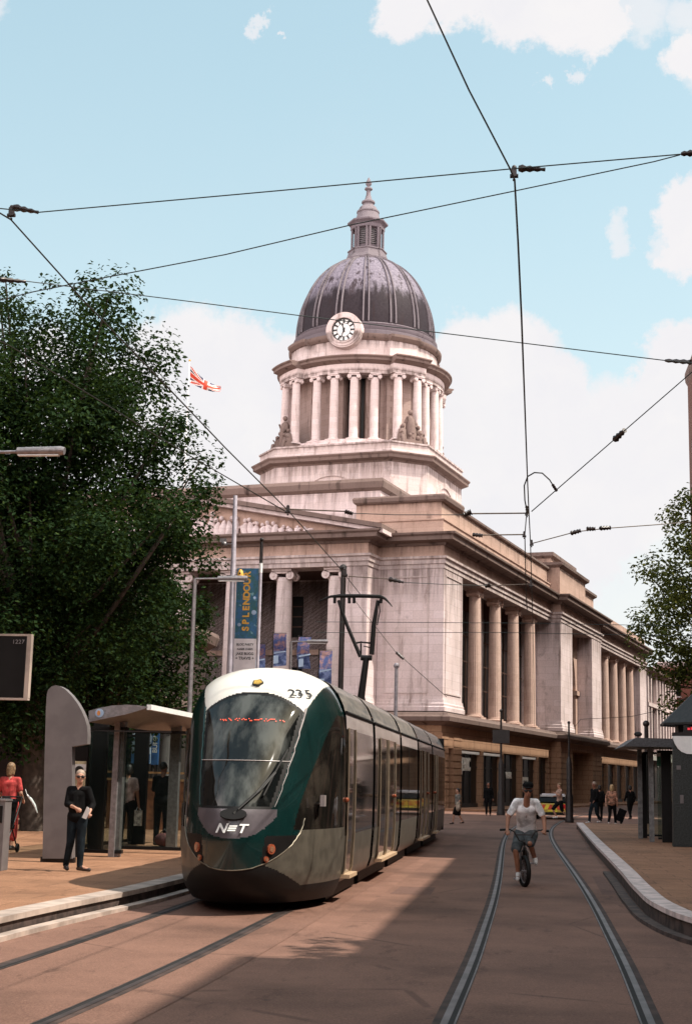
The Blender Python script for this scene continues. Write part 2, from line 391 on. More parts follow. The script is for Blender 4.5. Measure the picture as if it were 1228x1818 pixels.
# ---- upper storey walls
b = MB()
b.box(0, 4.2, 0, 4.23, 5.9, 14.6); b.box(.02, 4.2, 35.62, 41.6, 5.9, 14.6)
b.box(4.5, 79.3, 2.6, 41.5, 5.2, 16.6)
b.box(30.1, 34.7, -.8, 3, 5.9, 14.6); b.box(43.3, 47.7, -.8, 3, 5.9, 14.6)
b.box(75, 79.5, 0, 3, 5.9, 14.6)
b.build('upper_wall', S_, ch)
b = MB(); b.box(-1.98, 0.02, 4.25, 5.65, 5.9, 14.6); b.box(-1.98, .02, 34.2, 35.58, 5.9, 14.6)
b.build('portico_pier', S_, ch)
# panel frames on the corner block
b = MB()
def pframe(b, fn, a0, a1, z0, z1, t=.1, d=.05):
    for (p, q, r, s) in ((a0, a1, z0, z0+t), (a0, a1, z1-t, z1), (a0, a0+t, z0+t, z1-t), (a1-t, a1, z0+t, z1-t)): fn(b, p, q, r, s, d)
ff = lambda b, p, q, r, s, d: b.box(-d, .01, p, q, r, s)
fs_ = lambda b, p, q, r, s, d: b.box(p, q, -d, .01, r, s)
pframe(b, ff, .95, 3.8, 6.9, 14.1); pframe(b, fs_, .35, 3.9, 6.9, 14.2)
b.build('wall_panel', SC, ch)
b = MB()
PP = [(0, 41.6), (0, 35.6)]; pl = [(-.2, 5.85), (.16, 5.85), (.16, 6.1), (.11, 6.16), (.11, 6.3), (.07, 6.36), (.05, 6.55), (-.2, 6.6)]
b.sweep([(0, 4.23), (0, 0), (4.2, 0), (4.2, 2)], pl); b.sweep([(30.1, 1), (30.1, -.8), (34.7, -.8), (34.7, 1)], pl); b.sweep([(43.3, 1), (43.3, -.8), (47.7, -.8), (47.7, 1)], pl); b.sweep([(75, 1), (75, 0), (79.5, 0)], pl)
b.sweep([(0, 5.65), (-1.98, 5.65), (-1.98, 4.23), (0, 4.23)], [(o*.5, z) for o, z in pl], side=1)
b.build('plinth_moulding', S_, ch)
# recess back walls + pilasters behind columns + windows
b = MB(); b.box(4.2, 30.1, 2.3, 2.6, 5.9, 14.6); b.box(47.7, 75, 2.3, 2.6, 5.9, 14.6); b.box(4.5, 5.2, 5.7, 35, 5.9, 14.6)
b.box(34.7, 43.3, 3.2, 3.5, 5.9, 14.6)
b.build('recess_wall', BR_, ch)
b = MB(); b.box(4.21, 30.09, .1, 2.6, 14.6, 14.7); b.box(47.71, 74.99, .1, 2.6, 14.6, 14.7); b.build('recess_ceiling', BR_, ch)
b = MB()
CU = [9.9, 15.25, 20.6, 25.95]; CU2 = [52.6, 57.7, 62.7, 67.7, 72.6]
for x in CU+CU2: b.box(x-.32, x+.32, 1.7, 2.32, 5.9, 14.6)
b.box(4.2, 4.7, 1.6, 2.3, 5.9, 14.6); b.box(29.5, 30.1, 1.2, 2.3, 5.9, 14.6)
b.build('wall_pilaster', SC, ch)
def window(x0, x1, z0, z1, axis, off):
    m = MB()
    if axis == 'u': m.box(x0, x1, off-.05, off+.05, z0, z1)
    else: m.box(off-.05, off+.05, x0, x1, z0, z1)
    o = m.build('window', MT['glass'], ch); q = MB(); n = 4
    for i in range(1, n):
        z = z0+(z1-z0)*i/n
        if axis == 'u': q.box(x0, x1, off-.09, off-.05, z-.035, z+.035)
        else: q.box(off-.09, off-.05, x0, x1, z-.035, z+.035)
    xm = (x0+x1)/2
    if axis == 'u': q.box(xm-.04, xm+.04, off-.1, off-.05, z0, z1)
    else: q.box(off-.1, off-.05, xm-.04, xm+.04, z0, z1)
    q.build('glazing_bar', MT['brown'] if axis != 'u' else BR_, o)
xs = [4.2]+CU+[30.1]
for a, c in zip(xs[:-1], xs[1:]): window(a+1.1, c-.9, 6.4, 13.4, 'u', 2.24)
xs = [47.7]+CU2+[75]
for a, c in zip(xs[:-1], xs[1:]): window(a+1., c-.9, 6.4, 13.4, 'u', 2.24)
for k in range(8):
    vc = 8.3+3.5*k
    window(vc-.75, vc+.75, 10.9, 13.6, 'v', 4.44); window(vc-.8, vc+.8, 6.3, 8.9, 'v', 4.44)
b = MB(); b.box(4.3, 4.5, 5.7, 34.5, 9.7, 10.05); b.build('string_course', FR, ch)
# arch of centre bay
b = MB(); R_ = 3.4; cx_ = 39.0; n = 24
pts = [(cx_-4.3, 9.8), (cx_-R_, 9.8)]+[(cx_-R_*cos(pi*i/n), 9.8+R_*1.22*sin(pi*i/n)) for i in range(n+1)]+[(cx_+R_, 9.8), (cx_+4.3, 9.8), (cx_+4.3, 14.58), (cx_-4.3, 14.58)]
# split into quads to keep the concave face clean
for i in range(n):
    a0 = pi*i/n; a1 = pi*(i+1)/n
    x0 = cx_-R_*cos(a0); x1 = cx_-R_*cos(a1); z0 = 9.8+R_*1.22*sin(a0); z1 = 9.8+R_*1.22*sin(a1)
    b.slab([(x0, z0), (x1, z1), (x1, 14.58), (x0, 14.58)], (0, 0, 0), (1, 0, 0), (0, 0, 1), (0, 1, 0), .5, 2.2)
b.box(34.7, 35.6, .5, 2.2, 5.9, 14.58); b.box(42.4, 43.3, .5, 2.2, 5.9, 14.58)
b.box(34.7, 35.9, .3, 2.3, 9.4, 9.8); b.box(42.1, 43.3, .3, 2.3, 9.4, 9.8)
b.build('arch', FR, ch, 30)
b = MB(); b.box(35.6, 42.4, 2.3, 2.4, 5.9, 14.2); b.build('arch_window', MT['glass'], ch)
m = MB(); m.box(34.7, 43.3, 1.0, 1.1, 0, 4.4); m.build('arcade_door', MT['black'], ch)
m = MB(); m.box(38.2, 38.5, -.9, -.85, 0, 14); m.box(38.5, 42.5, -.3, -.1, .2, 2.3)
# ---- columns
put_columns([(x, .75, 5.95) for x in CU+CU2], 8.6, .46, 20, MT['stone_warm'], [pi/2]*9, ch)
put_columns([(-1.2, 6.55+3.5*k, 5.95) for k in range(8)], 8.6, .56, 0, SC, [0]*8, ch)
# ---- entablature, cornice, parapet
b = MB(); b.sweep(FP, [(-1.6, 14.55), (.04, 14.55), (.04, 14.82), (.12, 14.84), (.12, 15.1), (.24, 15.16), (.24, 15.3), (-1.6, 15.34)]); b.build('architrave', SC, ch)
b = MB(); b.sweep(FP, [(-1.5, 15.3), (0, 15.3), (0, 16.0), (-1.5, 16.0)]); b.build('frieze', FR, ch)
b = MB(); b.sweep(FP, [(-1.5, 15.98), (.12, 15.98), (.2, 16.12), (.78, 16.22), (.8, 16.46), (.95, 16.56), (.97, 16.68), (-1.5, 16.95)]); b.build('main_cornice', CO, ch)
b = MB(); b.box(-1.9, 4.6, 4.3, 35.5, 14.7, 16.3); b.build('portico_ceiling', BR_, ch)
b = MB()
AP = [(.1, 5.9), (.1, .1), (32, .1)]
b.sweep(AP, [(-2., 16.7), (0, 16.7), (0, 17.55), (.08, 17.6), (.08, 17.68), (-.18, 17.75), (-.18, 18.8), (-2., 18.8)]); b.sweep([(47.9, .1), (79.4, .1)], [(-2., 16.7), (0, 16.7), (0, 17.9), (-2, 17.9)])
b.box(2, 32, 2, 6, 16.7, 18.7)
b.build('parapet', FR, ch)
b = MB(); b.sweep([(4.5, 5.9), (.1, 5.9), (.1, .1), (4.2, .1), (4.2, 2)], [(-.6, 18.78), (.0, 18.78), (.12, 18.88), (.16, 19.1), (.1, 19.22), (-.6, 19.3)]); b.sweep([(4.4, .1), (32, .1)], [(-1.5, 18.79), (-.05, 18.79), (.0, 18.85), (0, 19.0), (-1.5, 19.05)])
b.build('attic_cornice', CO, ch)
# centre bay attic blocks
b = MB(); b.box(30.4, 41, -.7, 6, 16.7, 19.4); b.box(31.2, 40.2, .2, 6, 19.4, 20.0); b.box(41.003, 47.4, -.2, 6, 16.7, 18.8)
b.build('attic_block', FR, ch)
b = MB(); b.sweep([(30.4, 6), (30.4, -.7), (41, -.7), (41, 6)], [(-.5, 19.0), (0, 19.0), (.3, 19.2), (.34, 19.42), (-.5, 19.5)]); b.sweep([(31.2, 6), (31.2, .2), (40.2, .2), (40.2, 6)], [(-.5, 19.9), (0, 19.9), (.25, 20.1), (.25, 20.4), (-.5, 20.5)])
b.sweep([(41.2, -.2), (47.4, -.2), (47.4, 5)], [(-.5, 18.5), (0, 18.5), (.28, 18.7), (.3, 18.9), (-.5, 19.0)]); b.build('attic_block_cornice', CO, ch)
b = MB(); b.lathe([(2.3*cos(t), 19.0+1.9*sin(t)) for t in [i*pi/16 for i in range(9)]], 20, 43.6, 2.4, cap=False); b.build('small_dome', SC, ch, 60)
# portico pediment
VA, VB, ZC, ZA = 4.0, 35.8, 16.75, 19.95; VM_ = (VA+VB)/2
b = MB(); b.slab([(VA+.6, ZC), (VB-.6, ZC), (VM_, ZA-.1)], (0, 0, 0), (0, 1, 0), (0, 0, 1), (1, 0, 0), -1.9, 6.0); b.build('pediment', FR, ch)
def rake(b, o0, o1, t):
    for s in (0, 1):
        p, q = ((VA-.9, ZC-.05), (VM_, ZA)) if s == 0 else ((VB+.9, ZC-.05), (VM_, ZA))
        b.slab([(p[0], p[1]), (q[0], q[1]), (q[0], q[1]+t), (p[0], p[1]+t)], (0, 0, 0), (0, 1, 0), (0, 0, 1), (1, 0, 0), o0, o1)
b = MB(); rake(b, -2.85, 6.1, .28); b.build('pediment_cornice', CO, ch)
b = MB()
for s in (0, 1):
    p, q = ((VA-.9, ZC-.3), (VM_, ZA-.25)) if s == 0 else ((VB+.9, ZC-.3), (VM_, ZA-.25))
    b.slab([(p[0], p[1]), (q[0], q[1]), (q[0], q[1]+.24), (p[0], p[1]+.24)], (0, 0, 0), (0, 1, 0), (0, 0, 1), (1, 0, 0), -2.6, 6.)
b.build('pediment_moulding', S_, ch)
rnd = random.Random(5); b = MB()
v_ = VA+3.2
while v_ < VB-3:
    hmax = (ZA-ZC)*(1-abs(v_-VM_)/((VB-VA)/2))-.55
    if hmax > .3:
        h_ = hmax*rnd.uniform(.65, .95); u0 = -2.05
        b.tube([(u0, v_+rnd.uniform(-.1, .1), ZC), (u0-.05, v_, ZC+h_*.45), (u0, v_+rnd.uniform(-.15, .15), ZC+h_*.8)], [.16+.1*h_, .2+.06*h_, .1], 7)
        b.sphere((u0-.08, v_+rnd.uniform(-.15, .15), ZC+h_*.92), .1+.05*h_, 7, 5)
        b.tube([(u0, v_, ZC+h_*.62), (u0-.15, v_+rnd.uniform(-.5, .5), ZC+h_*rnd.uniform(.3, .9))], [.09, .06], 5)
    v_ += rnd.uniform(.38, .62)
b.build('relief_sculpture', S_, ch, 60)
# attic behind the pediment
b = MB(); b.box(6, 40, 6.3, 36, 16.6, 21.2); b.box(2.5, 9, 1.2, 5, 19.0, 19.35); b.build('roof_attic', S_, ch)
b = MB(); b.sweep([(6, 36), (6, 6.3), (34, 6.3)], [(-.6, 20.9), (.0, 20.9), (.25, 21.1), (.32, 21.5), (.2, 21.75), (-.6, 21.85)]); b.box(6.2, 38, 6.5, 35.8, 21.2, 21.7); b.build('roof_attic_cornice', CO, ch)
MT['rooflight'] = plain('grey glass rooflight', (.35, .4, .48), .4, 0, .5, 1.2)
b = MB(); b.add([(9.5, 1.2, 19.3), (9.5, 5.6, 19.3), (26, 5.6, 19.3), (26, 1.2, 19.3), (12, 3.4, 21.0), (24, 3.4, 21.0)], [(0, 1, 4), (1, 2, 5, 4), (2, 3, 5), (3, 0, 4, 5), (0, 3, 2, 1)]); b.build('rooflight', MT['rooflight'], ch)
b = MB(); b.box(9.4, 26, 1.1, 5.7, 16.6, 19.3); b.build('rooflight_curb', S_, ch)
# ---- tower
AR = radians(5); TX, TY = 41.8, 20.62; s8, c8 = 8.15, 2.6
def octo(s, c): return [(TX-s, TY+s-c), (TX-s, TY-s+c), (TX-s+c, TY-s), (TX+s-c, TY-s), (TX+s, TY-s+c), (TX+s, TY+s-c), (TX+s-c, TY+s), (TX-s+c, TY+s)]
O8 = octo(s8, c8)
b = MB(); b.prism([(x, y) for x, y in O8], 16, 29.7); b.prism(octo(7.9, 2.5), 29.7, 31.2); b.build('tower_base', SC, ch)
b = MB(); b.sweep(O8, [(-.5, 29.45), (.0, 29.45), (.12, 29.6), (.62, 29.75), (.66, 30.0), (.8, 30.15), (.8, 30.25), (-.5, 30.4)], True); b.build('tower_cornice', CO, ch)
b = MB(); b.sweep(octo(8.2, 2.6), [(-.7, 30.35), (.1, 30.35), (.1, 30.55), (0, 30.6), (0, 31.15), (.12, 31.2), (.12, 31.35), (-.7, 31.4)], True)
b.build('tower_parapet', SC, ch)
b = MB(); b.lathe([(7.95, 31.2), (7.95, 31.6), (7.7, 31.65), (7.7, 31.9), (.1, 31.95)], 64, TX, TY); b.build('colonnade_floor', S_, ch, 30)
# lunettes
for ax in (0, 1):
    b = MB(); n = 20
    for i in range(n):
        a0, a1 = pi*i/n, pi*(i+1)/n
        b.slab([(2.55*cos(a0), 1.9*sin(a0)), (3.1*cos(a0), 2.45*sin(a0)), (3.1*cos(a1), 2.45*sin(a1)), (2.55*cos(a1), 1.9*sin(a1))], (TX-s8, TY, 26.5) if ax == 0 else (TX, TY-s8, 26.5), (0, 1, 0) if ax == 0 else (1, 0, 0), (0, 0, 1), (-1, 0, 0) if ax == 0 else (0, -1, 0), -.01, .12)
    o = b.build('lunette_surround', SC, ch, 30)
    b = MB(); b.slab([(2.0*cos(pi*i/n), 1.45*sin(pi*i/n)) for i in range(n+1)], (TX-s8, TY, 26.5) if ax == 0 else (TX, TY-s8, 26.5), (0, 1, 0) if ax == 0 else (1, 0, 0), (0, 0, 1), (-1, 0, 0) if ax == 0 else (0, -1, 0), -.01, .03); b.build('lunette_window', MT['dark'], o)
# inner drum with openings
b = MB(); b.lathe([(4.6, 31.9), (4.6, 38.3)], 48, TX, TY); b.build('inner_drum', MT['dark'], ch, 30)
b = MB()
for k in range(24):
    a = pi+AR+radians(15*k+7.5)
    if k % 6 in (0, 5): wd = .35
    else: wd = .62
    for j, da in enumerate((-1, 1)) if k % 6 in (2, 3) else ((0, 0),):
        aa = a+da*radians(2.4)
        b.obox((TX+5.3*cos(aa), TY+5.3*sin(aa), 35.05), (cos(aa), sin(aa), 0), (-sin(aa), cos(aa), 0), (0, 0, 1), .62, wd, 3.15)
b.build('drum_pier', MT['pier'], ch)
b = MB()
for k in range(4):
    a = AR+pi/4+k*pi/2; b.obox((TX+5.6*cos(a), TY+5.6*sin(a), 35.05), (cos(a), sin(a), 0), (-sin(a), cos(a), 0), (0, 0, 1), .8, 1.3, 3.15)
b.build('diagonal_pier', MT['pier'], ch)
spots = []; rots = []
for k in range(24):
    a = pi+AR+radians(15*k+7.5); q = abs(((math.degrees(a-AR)-45) % 90)-0); q = min(q, 90-q)
    R0 = 7.95 if q < 8 else 7.15
    spots.append((TX+R0*cos(a), TY+R0*sin(a), 31.98)); rots.append(a)
put_columns(spots, 6.15, .42, 0, SC, rots, ch)
def rdrum(ang, base=7.55, proj=.75):
    d = abs(((math.degrees(ang-AR)-45) % 90)); d = min(d, 90-d)
    return base+(proj if d < 12.5 else 0)
def ringpath(base, proj, n=360): return [(TX+rdrum(2*pi*i/n, base, proj)*cos(-2*pi*i/n), TY+rdrum(2*pi*i/n, base, proj)*sin(-2*pi*i/n)) for i in range(n)]
def drumring(prof, base, proj, mat_, name, n=360):
    b = MB(); b.lathe([(1+(o/base), z) for o, z in prof], n, TX, TY, rf=lambda a, z: rdrum(a, base, proj), cap=False)
    return b.build(name, mat_, ch, 35)
drumring([(-2.4, 38.2), (0, 38.1), (0, 38.35), (.06, 38.4), (.06, 38.95), (-2, 38.95)], 7.6, .75, SC, 'drum_architrave')
drumring([(-2, 38.95), (.05, 38.95), (.3, 39.1), (.62, 39.2), (.64, 39.4), (.8, 39.52), (.8, 39.62), (-2, 39.75)], 7.6, .75, CO, 'drum_cornice')
drumring([(-3, 39.6), (.0, 39.7), (0, 40.0), (-.1, 40.05), (-.1, 41.45), (-3, 41.45)], 7.05, .35, SC, 'clock_drum')
drumring([(-3, 41.4), (0, 41.4), (.18, 41.55), (.3, 41.7), (.32, 41.95), (-3, 42.05)], 7.05, .35, CO, 'clock_drum_cornice')
b = MB(); b.lathe([(7.05, 42.0), (7.05, 42.4), (6.85, 42.5), (6.95, 42.7), (6.95, 42.9), (6.7, 43.0), (6.78, 43.15), (6.6, 43.3)], 96, TX, TY); b.build('dome_step', MT['lantern'], ch, 30)
dp = []
for i in range(29):
    t = i/28*pi/2*.86; dp.append((6.62*cos(t)**.92, 43.3+8.3*sin(t)))
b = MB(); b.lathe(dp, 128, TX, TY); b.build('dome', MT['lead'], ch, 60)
b = MB()
for k in range(16):
    for da in (-1, 1):
        a = pi+AR+radians(22.5*k+15)+da*radians(2.2)
        e = Vector((cos(a), sin(a), 0)); s_ = Vector((-sin(a), cos(a), 0))
        q = [Vector((TX, TY, z))+e*(r+.02) for r, z in dp[:-1]]
        for i in range(len(q)-1):
            w0 = .07*(.45+.55*dp[i][0]/6.6); w1 = .07*(.45+.55*dp[i+1][0]/6.6)
            n0 = (e*.9+Vector((0, 0, .3+.02*i))).normalized()
            b.add([q[i]-s_*w0, q[i]+s_*w0, q[i+1]+s_*w1, q[i+1]-s_*w1, q[i]-s_*w0*.7+n0*.13, q[i]+s_*w0*.7+n0*.13, q[i+1]+s_*w1*.7+n0*.13, q[i+1]-s_*w1*.7+n0*.13], [(4,5,6,7),(0,1,5,4),(2,3,7,6),(1,2,6,5),(3,0,4,7)])
b.build('dome_rib', MT['rib'], ch)
# lantern
b = MB(); b.lathe([(2.35, 51.2), (2.4, 51.45), (2.1, 51.6), (1.95, 52.0), (1.85, 52.35), (1.95, 52.4), (1.95, 52.5), (1.6, 52.6)], 8, TX, TY, a0=pi/8, a1=2*pi+pi/8); b.build('lantern_base', MT['rib'], ch)
b = MB(); b.lathe([(1.3, 52.5), (1.3, 55.4)], 8, TX, TY, a0=pi/8, a1=2*pi+pi/8)
for k in range(8):
    a = pi/8+k*pi/4
    for da in (-.1, .1): b.tube([(TX+1.52*cos(a+da), TY+1.52*sin(a+da), 52.55), (TX+1.52*cos(a+da), TY+1.52*sin(a+da), 54.7)], .12, 8)
lw = b.build('lantern', MT['lantern'], ch)
b = MB()
for k in range(8):
    a = k*pi/4; o = Vector((TX+1.22*cos(a), TY+1.22*sin(a), 53.0)); n = 8
    pts = [(-.34, 0), (.34, 0), (.34, 1.25)]+[(.34*cos(pi*i/n), 1.25+.34*sin(pi*i/n)) for i in range(n+1)]+[(-.34, 1.25)]
    b.slab(pts, o, (-sin(a), cos(a), 0), (0, 0, 1), (cos(a), sin(a), 0), -.02, .03)
lo = b.build('louvre', MT['dark'], lw)
b = MB()
for k in range(8):
    a = k*pi/4
    for j in range(7): b.obox((TX+1.27*cos(a), TY+1.27*sin(a), 53.12+.19*j), (-sin(a), cos(a), 0), (cos(a), sin(a), -.6), (0, 0, 1), .32, .04, .025)
b.build('louvre_slat', MT['rib'], lw)
b = MB(); b.lathe([(1.55, 54.65), (1.7, 54.7), (1.7, 55.05), (1.8, 55.15), (2.0, 55.3), (2.0, 55.45), (1.55, 55.6), (1.45, 55.65)], 8, TX, TY, a0=pi/8, a1=2*pi+pi/8); b.build('lantern_cornice', MT['lantern'], lw)
b = MB(); b.lathe([(1.3, 55.6), (1.15, 56.1), (1.05, 56.5), (1.12, 56.55), (1.12, 56.68), (.98, 56.8), (.8, 57.15), (.55, 57.35), (.5, 57.5), (.66, 57.6), (.66, 57.75), (.5, 57.85), (.35, 58.0), (.22, 58.5), (.2, 58.9), (.4, 59.05), (.36, 59.2), (.15, 59.3), (.14, 59.4), (.28, 59.55), (.3, 59.75), (.2, 59.95), (.05, 60.3)], 20, TX, TY); b.build('finial', MT['rib'], ch, 40)
# clock
def dial(ang, z=42.15):
    e = Vector((cos(ang), sin(ang), 0)); sx = Vector((-sin(ang), cos(ang), 0)) * -1; o = Vector((TX, TY, z))+e*7.72
    q = 40; circ = lambda r: [(r*cos(2*pi*i/q), r*sin(2*pi*i/q)) for i in range(q)]
    b = MB()
    for i in range(q):
        a0, a1 = 2*pi*i/q, 2*pi*(i+1)/q
        for (r0, r1, t) in ((1.12, 1.3, .38), (1.3, 1.55, .3), (1.55, 1.68, .2)):
            b.slab([(r0*cos(a0), r0*sin(a0)), (r1*cos(a0), r1*sin(a0)), (r1*cos(a1), r1*sin(a1)), (r0*cos(a1), r0*sin(a1))], o, sx, (0, 0, 1), e, -1.8, t-.1)
    cs = b.build('clock_surround', SC, ch, 30)
    b = MB(); b.slab(circ(1.16), o, sx, (0, 0, 1), e, -.8, .0); d = b.build('clock_face', MT['white'], ch)
    b = MB()
    for i in range(q):
        a0, a1 = 2*pi*i/q, 2*pi*(i+1)/q
        for (r0, r1) in ((1.0, 1.12), (.62, .66)):
            b.slab([(r0*cos(a0), r0*sin(a0)), (r1*cos(a0), r1*sin(a0)), (r1*cos(a1), r1*sin(a1)), (r0*cos(a1), r0*sin(a1))], o, sx, (0, 0, 1), e, .005, .03)
    for i in range(12):
        a = 2*pi*i/12; ca, sa = cos(a), sin(a); wv = .085
        b.slab([(.64*ca-wv*sa, .64*sa+wv*ca), (.64*ca+wv*sa, .64*sa-wv*ca), (1.02*ca+wv*sa, 1.02*sa-wv*ca), (1.02*ca-wv*sa, 1.02*sa+wv*ca)], o, sx, (0, 0, 1), e, .005, .028)
    b.build('hour_marker', MT['black'], d)
    def hand(a, L, w_, nm):
        a = pi/2-a; ca, sa = cos(a), sin(a); m = MB()
        P = lambda r, s: (r*ca-s*sa, r*sa+s*ca)
        m.slab([P(-.22, w_*1.6), P(-.22, -w_*1.6), P(0, -w_), P(L*.6, -w_*.8), P(L*.68, -w_*2.2 if L < .8 else -w_*.7), P(L, 0), P(L*.68, w_*2.2 if L < .8 else w_*.7), P(L*.6, w_*.8), P(0, w_)], o, sx, (0, 0, 1), e, .04, .07)
        m.slab([(.1*cos(2*pi*i/12), .1*sin(2*pi*i/12)) for i in range(12)], o, sx, (0, 0, 1), e, .04, .09)
        m.build(nm, MT['black'], d)
    hand(radians(12.5/12*360 % 360), .7, .06, 'hour_hand'); hand(radians(162), 1.0, .05, 'minute_hand')
dial(pi+AR)
# statue groups on the diagonals
def statue(ang, seed):
    r_ = random.Random(seed); e = Vector((cos(ang), sin(ang), 0)); s_ = Vector((-sin(ang), cos(ang), 0)); o = Vector((TX, TY, 31.3))+e*8.35
    b = MB(); P = lambda a, c, z: o+s_*a+e*c+Vector((0, 0, z))
    b.obox(P(0, .0, .25), s_, e, (0, 0, 1), 1.5, .7, .28)
    b.tube([P(0, 0, .4), P(.05, .05, 1.2), P(0, .1, 2.0), P(0, 0, 2.6), P(0, 0, 2.9)], [.62, .55, .45, .4, .14], 9)
    b.sphere(P(0, .05, 3.2), .24, 9, 7)
    b.tube([P(.3, .05, 2.6), P(.6, .2, 2.1), P(.35, .4, 1.8)], [.16, .13, .1], 6); b.tube([P(-.3, .05, 2.6), P(-.6, .15, 2.2), P(-.5, .4, 2.7)], [.16, .13, .1], 6)
    for sx in (-1, 1):
        a = sx*.95
        b.tube([P(a, .15, .4), P(a*1.02, .2, .95), P(a*.9, .1, 1.5), P(a*.88, .1, 1.65)], [.5, .42, .34, .12], 8); b.sphere(P(a*.86, .12, 1.88), .2, 8, 6)
        b.tube([P(a*1.1, .15, .9), P(a*1.2, .7, .75), P(a*1.2, .8, .2)], [.22, .18, .14], 6); b.tube([P(a*.9, .2, 1.45), P(a*1.35, .4, 1.1), P(a*1.2, .65, 1.25)], [.13, .11, .08], 6)
    for k in range(14): b.sphere(P(r_.uniform(-1.1, 1.1), r_.uniform(.1, .5), r_.uniform(.4, 1.6)), r_.uniform(.12, .24), 6, 5)
    b.build('statue_group', CO, ch, 60)
for k in range(4): statue(AR+pi/4+k*pi/2, k)
# ---- long terrace joined on behind
tr = thing('side_terrace', 'pale stone office terrace with narrow window bays at the far end of the colonnaded side', 'building', uvw(80, 0), HR)
b = MB(); b.box(0, 23, 0.3, 20, 0, 14.6)
for x in [0, 2.3, 6.5, 9, 11.3, 13.6, 15.9, 18.2, 20.6, 22.6]: b.box(x+.01, x+.7, -.1, .31, 0, 14.4)
b.box(0, 23, -.25, .32, 4.6, 5.1); b.box(0.02, 22.98, -.18, .32, 10.6, 11.0); b.build('wall', SC, tr)
b = MB(); b.sweep([(0, 0), (23, 0), (23, 20)], [(-1, 14.3), (.1, 14.3), (.6, 14.6), (.65, 14.9), (-1, 15.1)]); b.build('cornice', CO, tr)
for x in [.9, 3.4, 4.9, 7.4, 9.9, 12.2, 14.5, 16.8, 19.1, 21.4]:
    m = MB(); m.box(x, x+1.1, .22, .29, 5.4, 10.4); m.box(x, x+1.1, .22, .29, 11.2, 13.8); m.box(x, x+1.2, .22, .29, .4, 4.2); m.build('window', MT['glass'], tr)
# ================================================================== ground, road, rails, platforms
def road_mat(name, c, c2, sc, slab=None, ro=.85):
    g = NG(name); f1 = g.noise(sc, 6, .65); f2 = g.noise(60, 3, .8); f3 = g.noise(.35, 4, .6)
    col = g.mix(g.ramp(f1, .35, .68), c, c2); col = g.mix(g.ramp(f2, .3, .75), col, tuple(x*1.5 for x in c2)); 
    col = g.mix(g.ramp(f3, .45, .7, 0, .55), col, tuple(x*.5 for x in c)); f4 = g.noise(2.6, 8, .75, (1, .35, 1)); col = g.mix(g.ramp(f4, .56, .66, 0, .5), col, tuple(x*.55 for x in c)); f5 = g.noise(14, 3, .6); col = g.mix(g.ramp(f5, .60, .72, 0, .35), col, tuple(min(1, x*1.9) for x in c2))
    vo = g.n('ShaderNodeTexVoronoi', feature='DISTANCE_TO_EDGE'); vo.inputs['Scale'].default_value = .33; g.l(g.coord(), vo.inputs['Vector']); col = g.mix(g.math('MULTIPLY', g.ramp(vo.outputs['Distance'], .010, .004, 0, .45), g.ramp(f1, .48, .58)), col, tuple(x*.35 for x in c))
    if slab:
        cd = g.n('ShaderNodeTexCoord'); br = g.n('ShaderNodeTexBrick'); g.l(cd.outputs['Object'], br.inputs['Vector']); br.inputs['Scale'].default_value = 1
        br.inputs['Brick Width'].default_value = slab[0]; br.inputs['Row Height'].default_value = slab[1]; br.inputs['Mortar Size'].default_value = slab[2]
        br.inputs['Color1'].default_value = (1, 1, 1, 1); br.inputs['Color2'].default_value = (.88, .86, .84, 1); br.inputs['Mortar'].default_value = (.62, .6, .58, 1)
        col = g.mix(1., col, br.outputs['Color'], 'MULTIPLY')
    g.base(col); g.b.inputs['Roughness'].default_value = ro; g.b.inputs['Specular IOR Level'].default_value = .3
    g.bump(f2, .5, .006); return g.m
MT['asphalt'] = road_mat('worn asphalt', (.118, .060, .043), (.20, .106, .076), 1.2)
MT['track'] = road_mat('track bed concrete', (.108, .055, .039), (.18, .095, .068), .8, None)
MT['paving'] = road_mat('sandstone paving', (.19, .092, .052), (.29, .15, .086), .9, (.9, .6, .012))
MT['square'] = road_mat('square paving', (.15, .10, .08), (.2, .145, .12), .5, (1.2, .8, .012))
MT['kerb'] = plain('kerb stone', (.42, .33, .28), .8, 0, .3, 3, bump=.3)
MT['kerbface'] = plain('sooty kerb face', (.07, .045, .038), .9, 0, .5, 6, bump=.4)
MT['kerbwhite'] = plain('painted kerb edge', (.62, .50, .47), .8, 0, .25, 5, bump=.2)
MT['steel'] = plain('rail steel', (.12, .10, .10), .45, .85, .45, 3)
MT['steeld'] = plain('dull rail steel', (.07, .05, .045), .6, .5, .4, 3); MT['groove'] = plain('rail groove', (.012, .009, .008), .9, 0, .3)
MT['seal'] = plain('rail sealant', (.055, .032, .025), .9, 0, .5, 3)
b = MB(); b.add([(-700, -60, 0), (700, -60, 0), (700, 1400, 0), (-700, 1400, 0)], [(0, 1, 2, 3)]); tag(b.build('ground', MT['asphalt'], fix=False), kind='structure')
b = MB(); b.add([(-90, 52, .005), (-9, 52, .005), (-5.2, 86, .005), (-90, 105, .005)], [(0, 1, 2, 3)]); tag(b.build('square_paving', MT['square'], fix=False), kind='structure')
def ribbon(b, L, R, z):
    n = len(L); b.add([(x, y, z) for x, y in L]+[(x, y, z) for x, y in R], [(i, n+i, n+i+1, i+1) for i in range(n-1)])
def off(path, d):
    P = [Vector(p) for p in path]; o = []
    for i in range(len(P)):
        t = (P[min(i+1, len(P)-1)]-P[max(i-1, 0)]).normalized(); q = P[i]+Vector((t.y, -t.x))*d; o.append((q.x, q.y))
    return o
